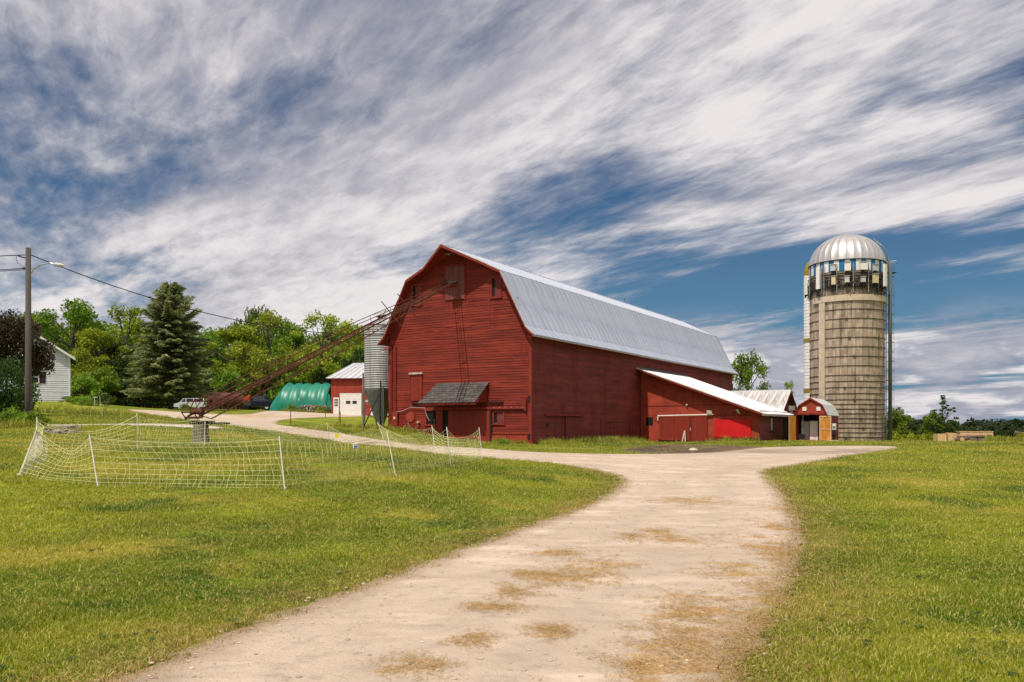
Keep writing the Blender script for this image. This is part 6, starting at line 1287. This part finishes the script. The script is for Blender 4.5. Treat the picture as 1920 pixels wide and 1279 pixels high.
# gravel stones
x, y, r = fan(30000, 3.2, 30, 1.4, R(42)); sdv_ = seg_dist(x, y, road_poly); ok = (sdv_ > -.15) & (rng.random(len(x)) < np.where(sdv_ < .5, 1, .35)); x, y, r = x[ok], y[ok], r[ok]; s = .004 + .017 * rng.random(len(x)) ** 6 * (1 + r * .04)
scatter('gravel', np.stack([x, y, hz(x, y) + .018], -1), np.stack([s, s, s * .7], -1), np.stack([0 * x, 0 * x, rng.uniform(0, 6.28, len(x))], -1), [stone_mesh(i) for i in range(5)], 'loose pebbles strewn over the driveway', 'gravel')
# straw
M['strawm'] = mk('dry straw', (.50, .34, .14), (.34, .21, .08), 5, .8, island=.3)
def straw_mesh(seed):
    rs = random.Random(seed); mb = MB()
    for k in range(14):
        x, y = rs.uniform(-.1, .1), rs.uniform(-.1, .1); a = rs.uniform(0, 6.28); l = rs.uniform(.02, .06); mb.bar((x, y, .004 + rs.random() * .012), (x + l * math.cos(a), y + l * math.sin(a), .004 + rs.random() * .014), .0022, .0015)
    return mesh_of('straw', mb, M['strawm'])
px_, py_ = [], []
for cx, cy, rx, ry in straw_w:
    n = int(min(260, 40 + 130 * rx * ry)); a = rng.normal(0, .75, (n, 2)); px_.extend(cx + a[:, 0] * rx); py_.extend(cy + a[:, 1] * ry)
x, y = np.array(px_), np.array(py_); ok = (y < 22) & (seg_dist(x, y, road_poly) > 0); x, y = x[ok], y[ok]
scatter('straw', np.stack([x, y, hz(x, y) + .017], -1), np.ones((len(x), 3)), np.stack([0 * x, 0 * x, rng.uniform(0, 6.28, len(x))], -1), [straw_mesh(i) for i in range(4)], 'wisps of dry straw on the driveway', 'straw')

# dry fringe of grass along the driveway
M['dryblade'] = leaf_mat('dry grass blades', (.22,.19,.05), (.42,.32,.10), (.55,.40,.15), .3)
x, y, r = fan(60000, 3.2, 34, 1.2, R(44)); sdv_ = seg_dist(x, y, road_poly); ok = (sdv_ < .12) & (sdv_ > -.9) & (rng.random(len(x)) < np.exp(-np.abs(sdv_ + .1) * 2.6)); x, y, r = x[ok], y[ok], r[ok]; s = rng.uniform(.4, 1.0, len(x)) * (1 + r / 40)
scatter('dry_grass', np.stack([x, y, hz(x, y)], -1), np.stack([1 + r / 16, 1 + r / 16, s], -1), np.stack([rng.normal(0, .1, len(x)), rng.normal(0, .1, len(x)), rng.uniform(0, 6.28, len(x))], -1), [tuft_mesh(60 + i, 30, .13, .035, .0022, m='dryblade', lean_=.8) for i in range(4)], 'dry straw coloured grass fringing the driveway', 'grass')
# broad leaved weeds and seed stalks in the lawn
def weed_mesh(seed):
    rs = random.Random(seed); mb = MB()
    for k in range(9):
        a = 2 * math.pi * k / 9 + rs.uniform(-.3, .3); l = rs.uniform(.05, .10); w = .016; d = Vector((math.cos(a), math.sin(a), 0)); q = Vector((-d.y, d.x, 0)) * w
        mb.face([Vector((0, 0, .005)), d * l * .5 + q + Vector((0, 0, .03)), d * l + Vector((0, 0, .015)), d * l * .5 - q + Vector((0, 0, .03))])
    return mesh_of('weed', mb, M['leafd'])
x, y, r = fan(1500, 3.2, 26, 1.1, R(44)); ok = seg_dist(x, y, road_poly) < .05; x, y = x[ok], y[ok]; s = rng.uniform(.3, .75, len(x))
scatter('lawn_weeds', np.stack([x, y, hz(x, y) + .01], -1), np.stack([s, s, s], -1), np.stack([0 * x, 0 * x, rng.uniform(0, 6.28, len(x))], -1), [weed_mesh(i) for i in range(4)], 'small broad leaved weeds growing through the lawn', 'weeds')
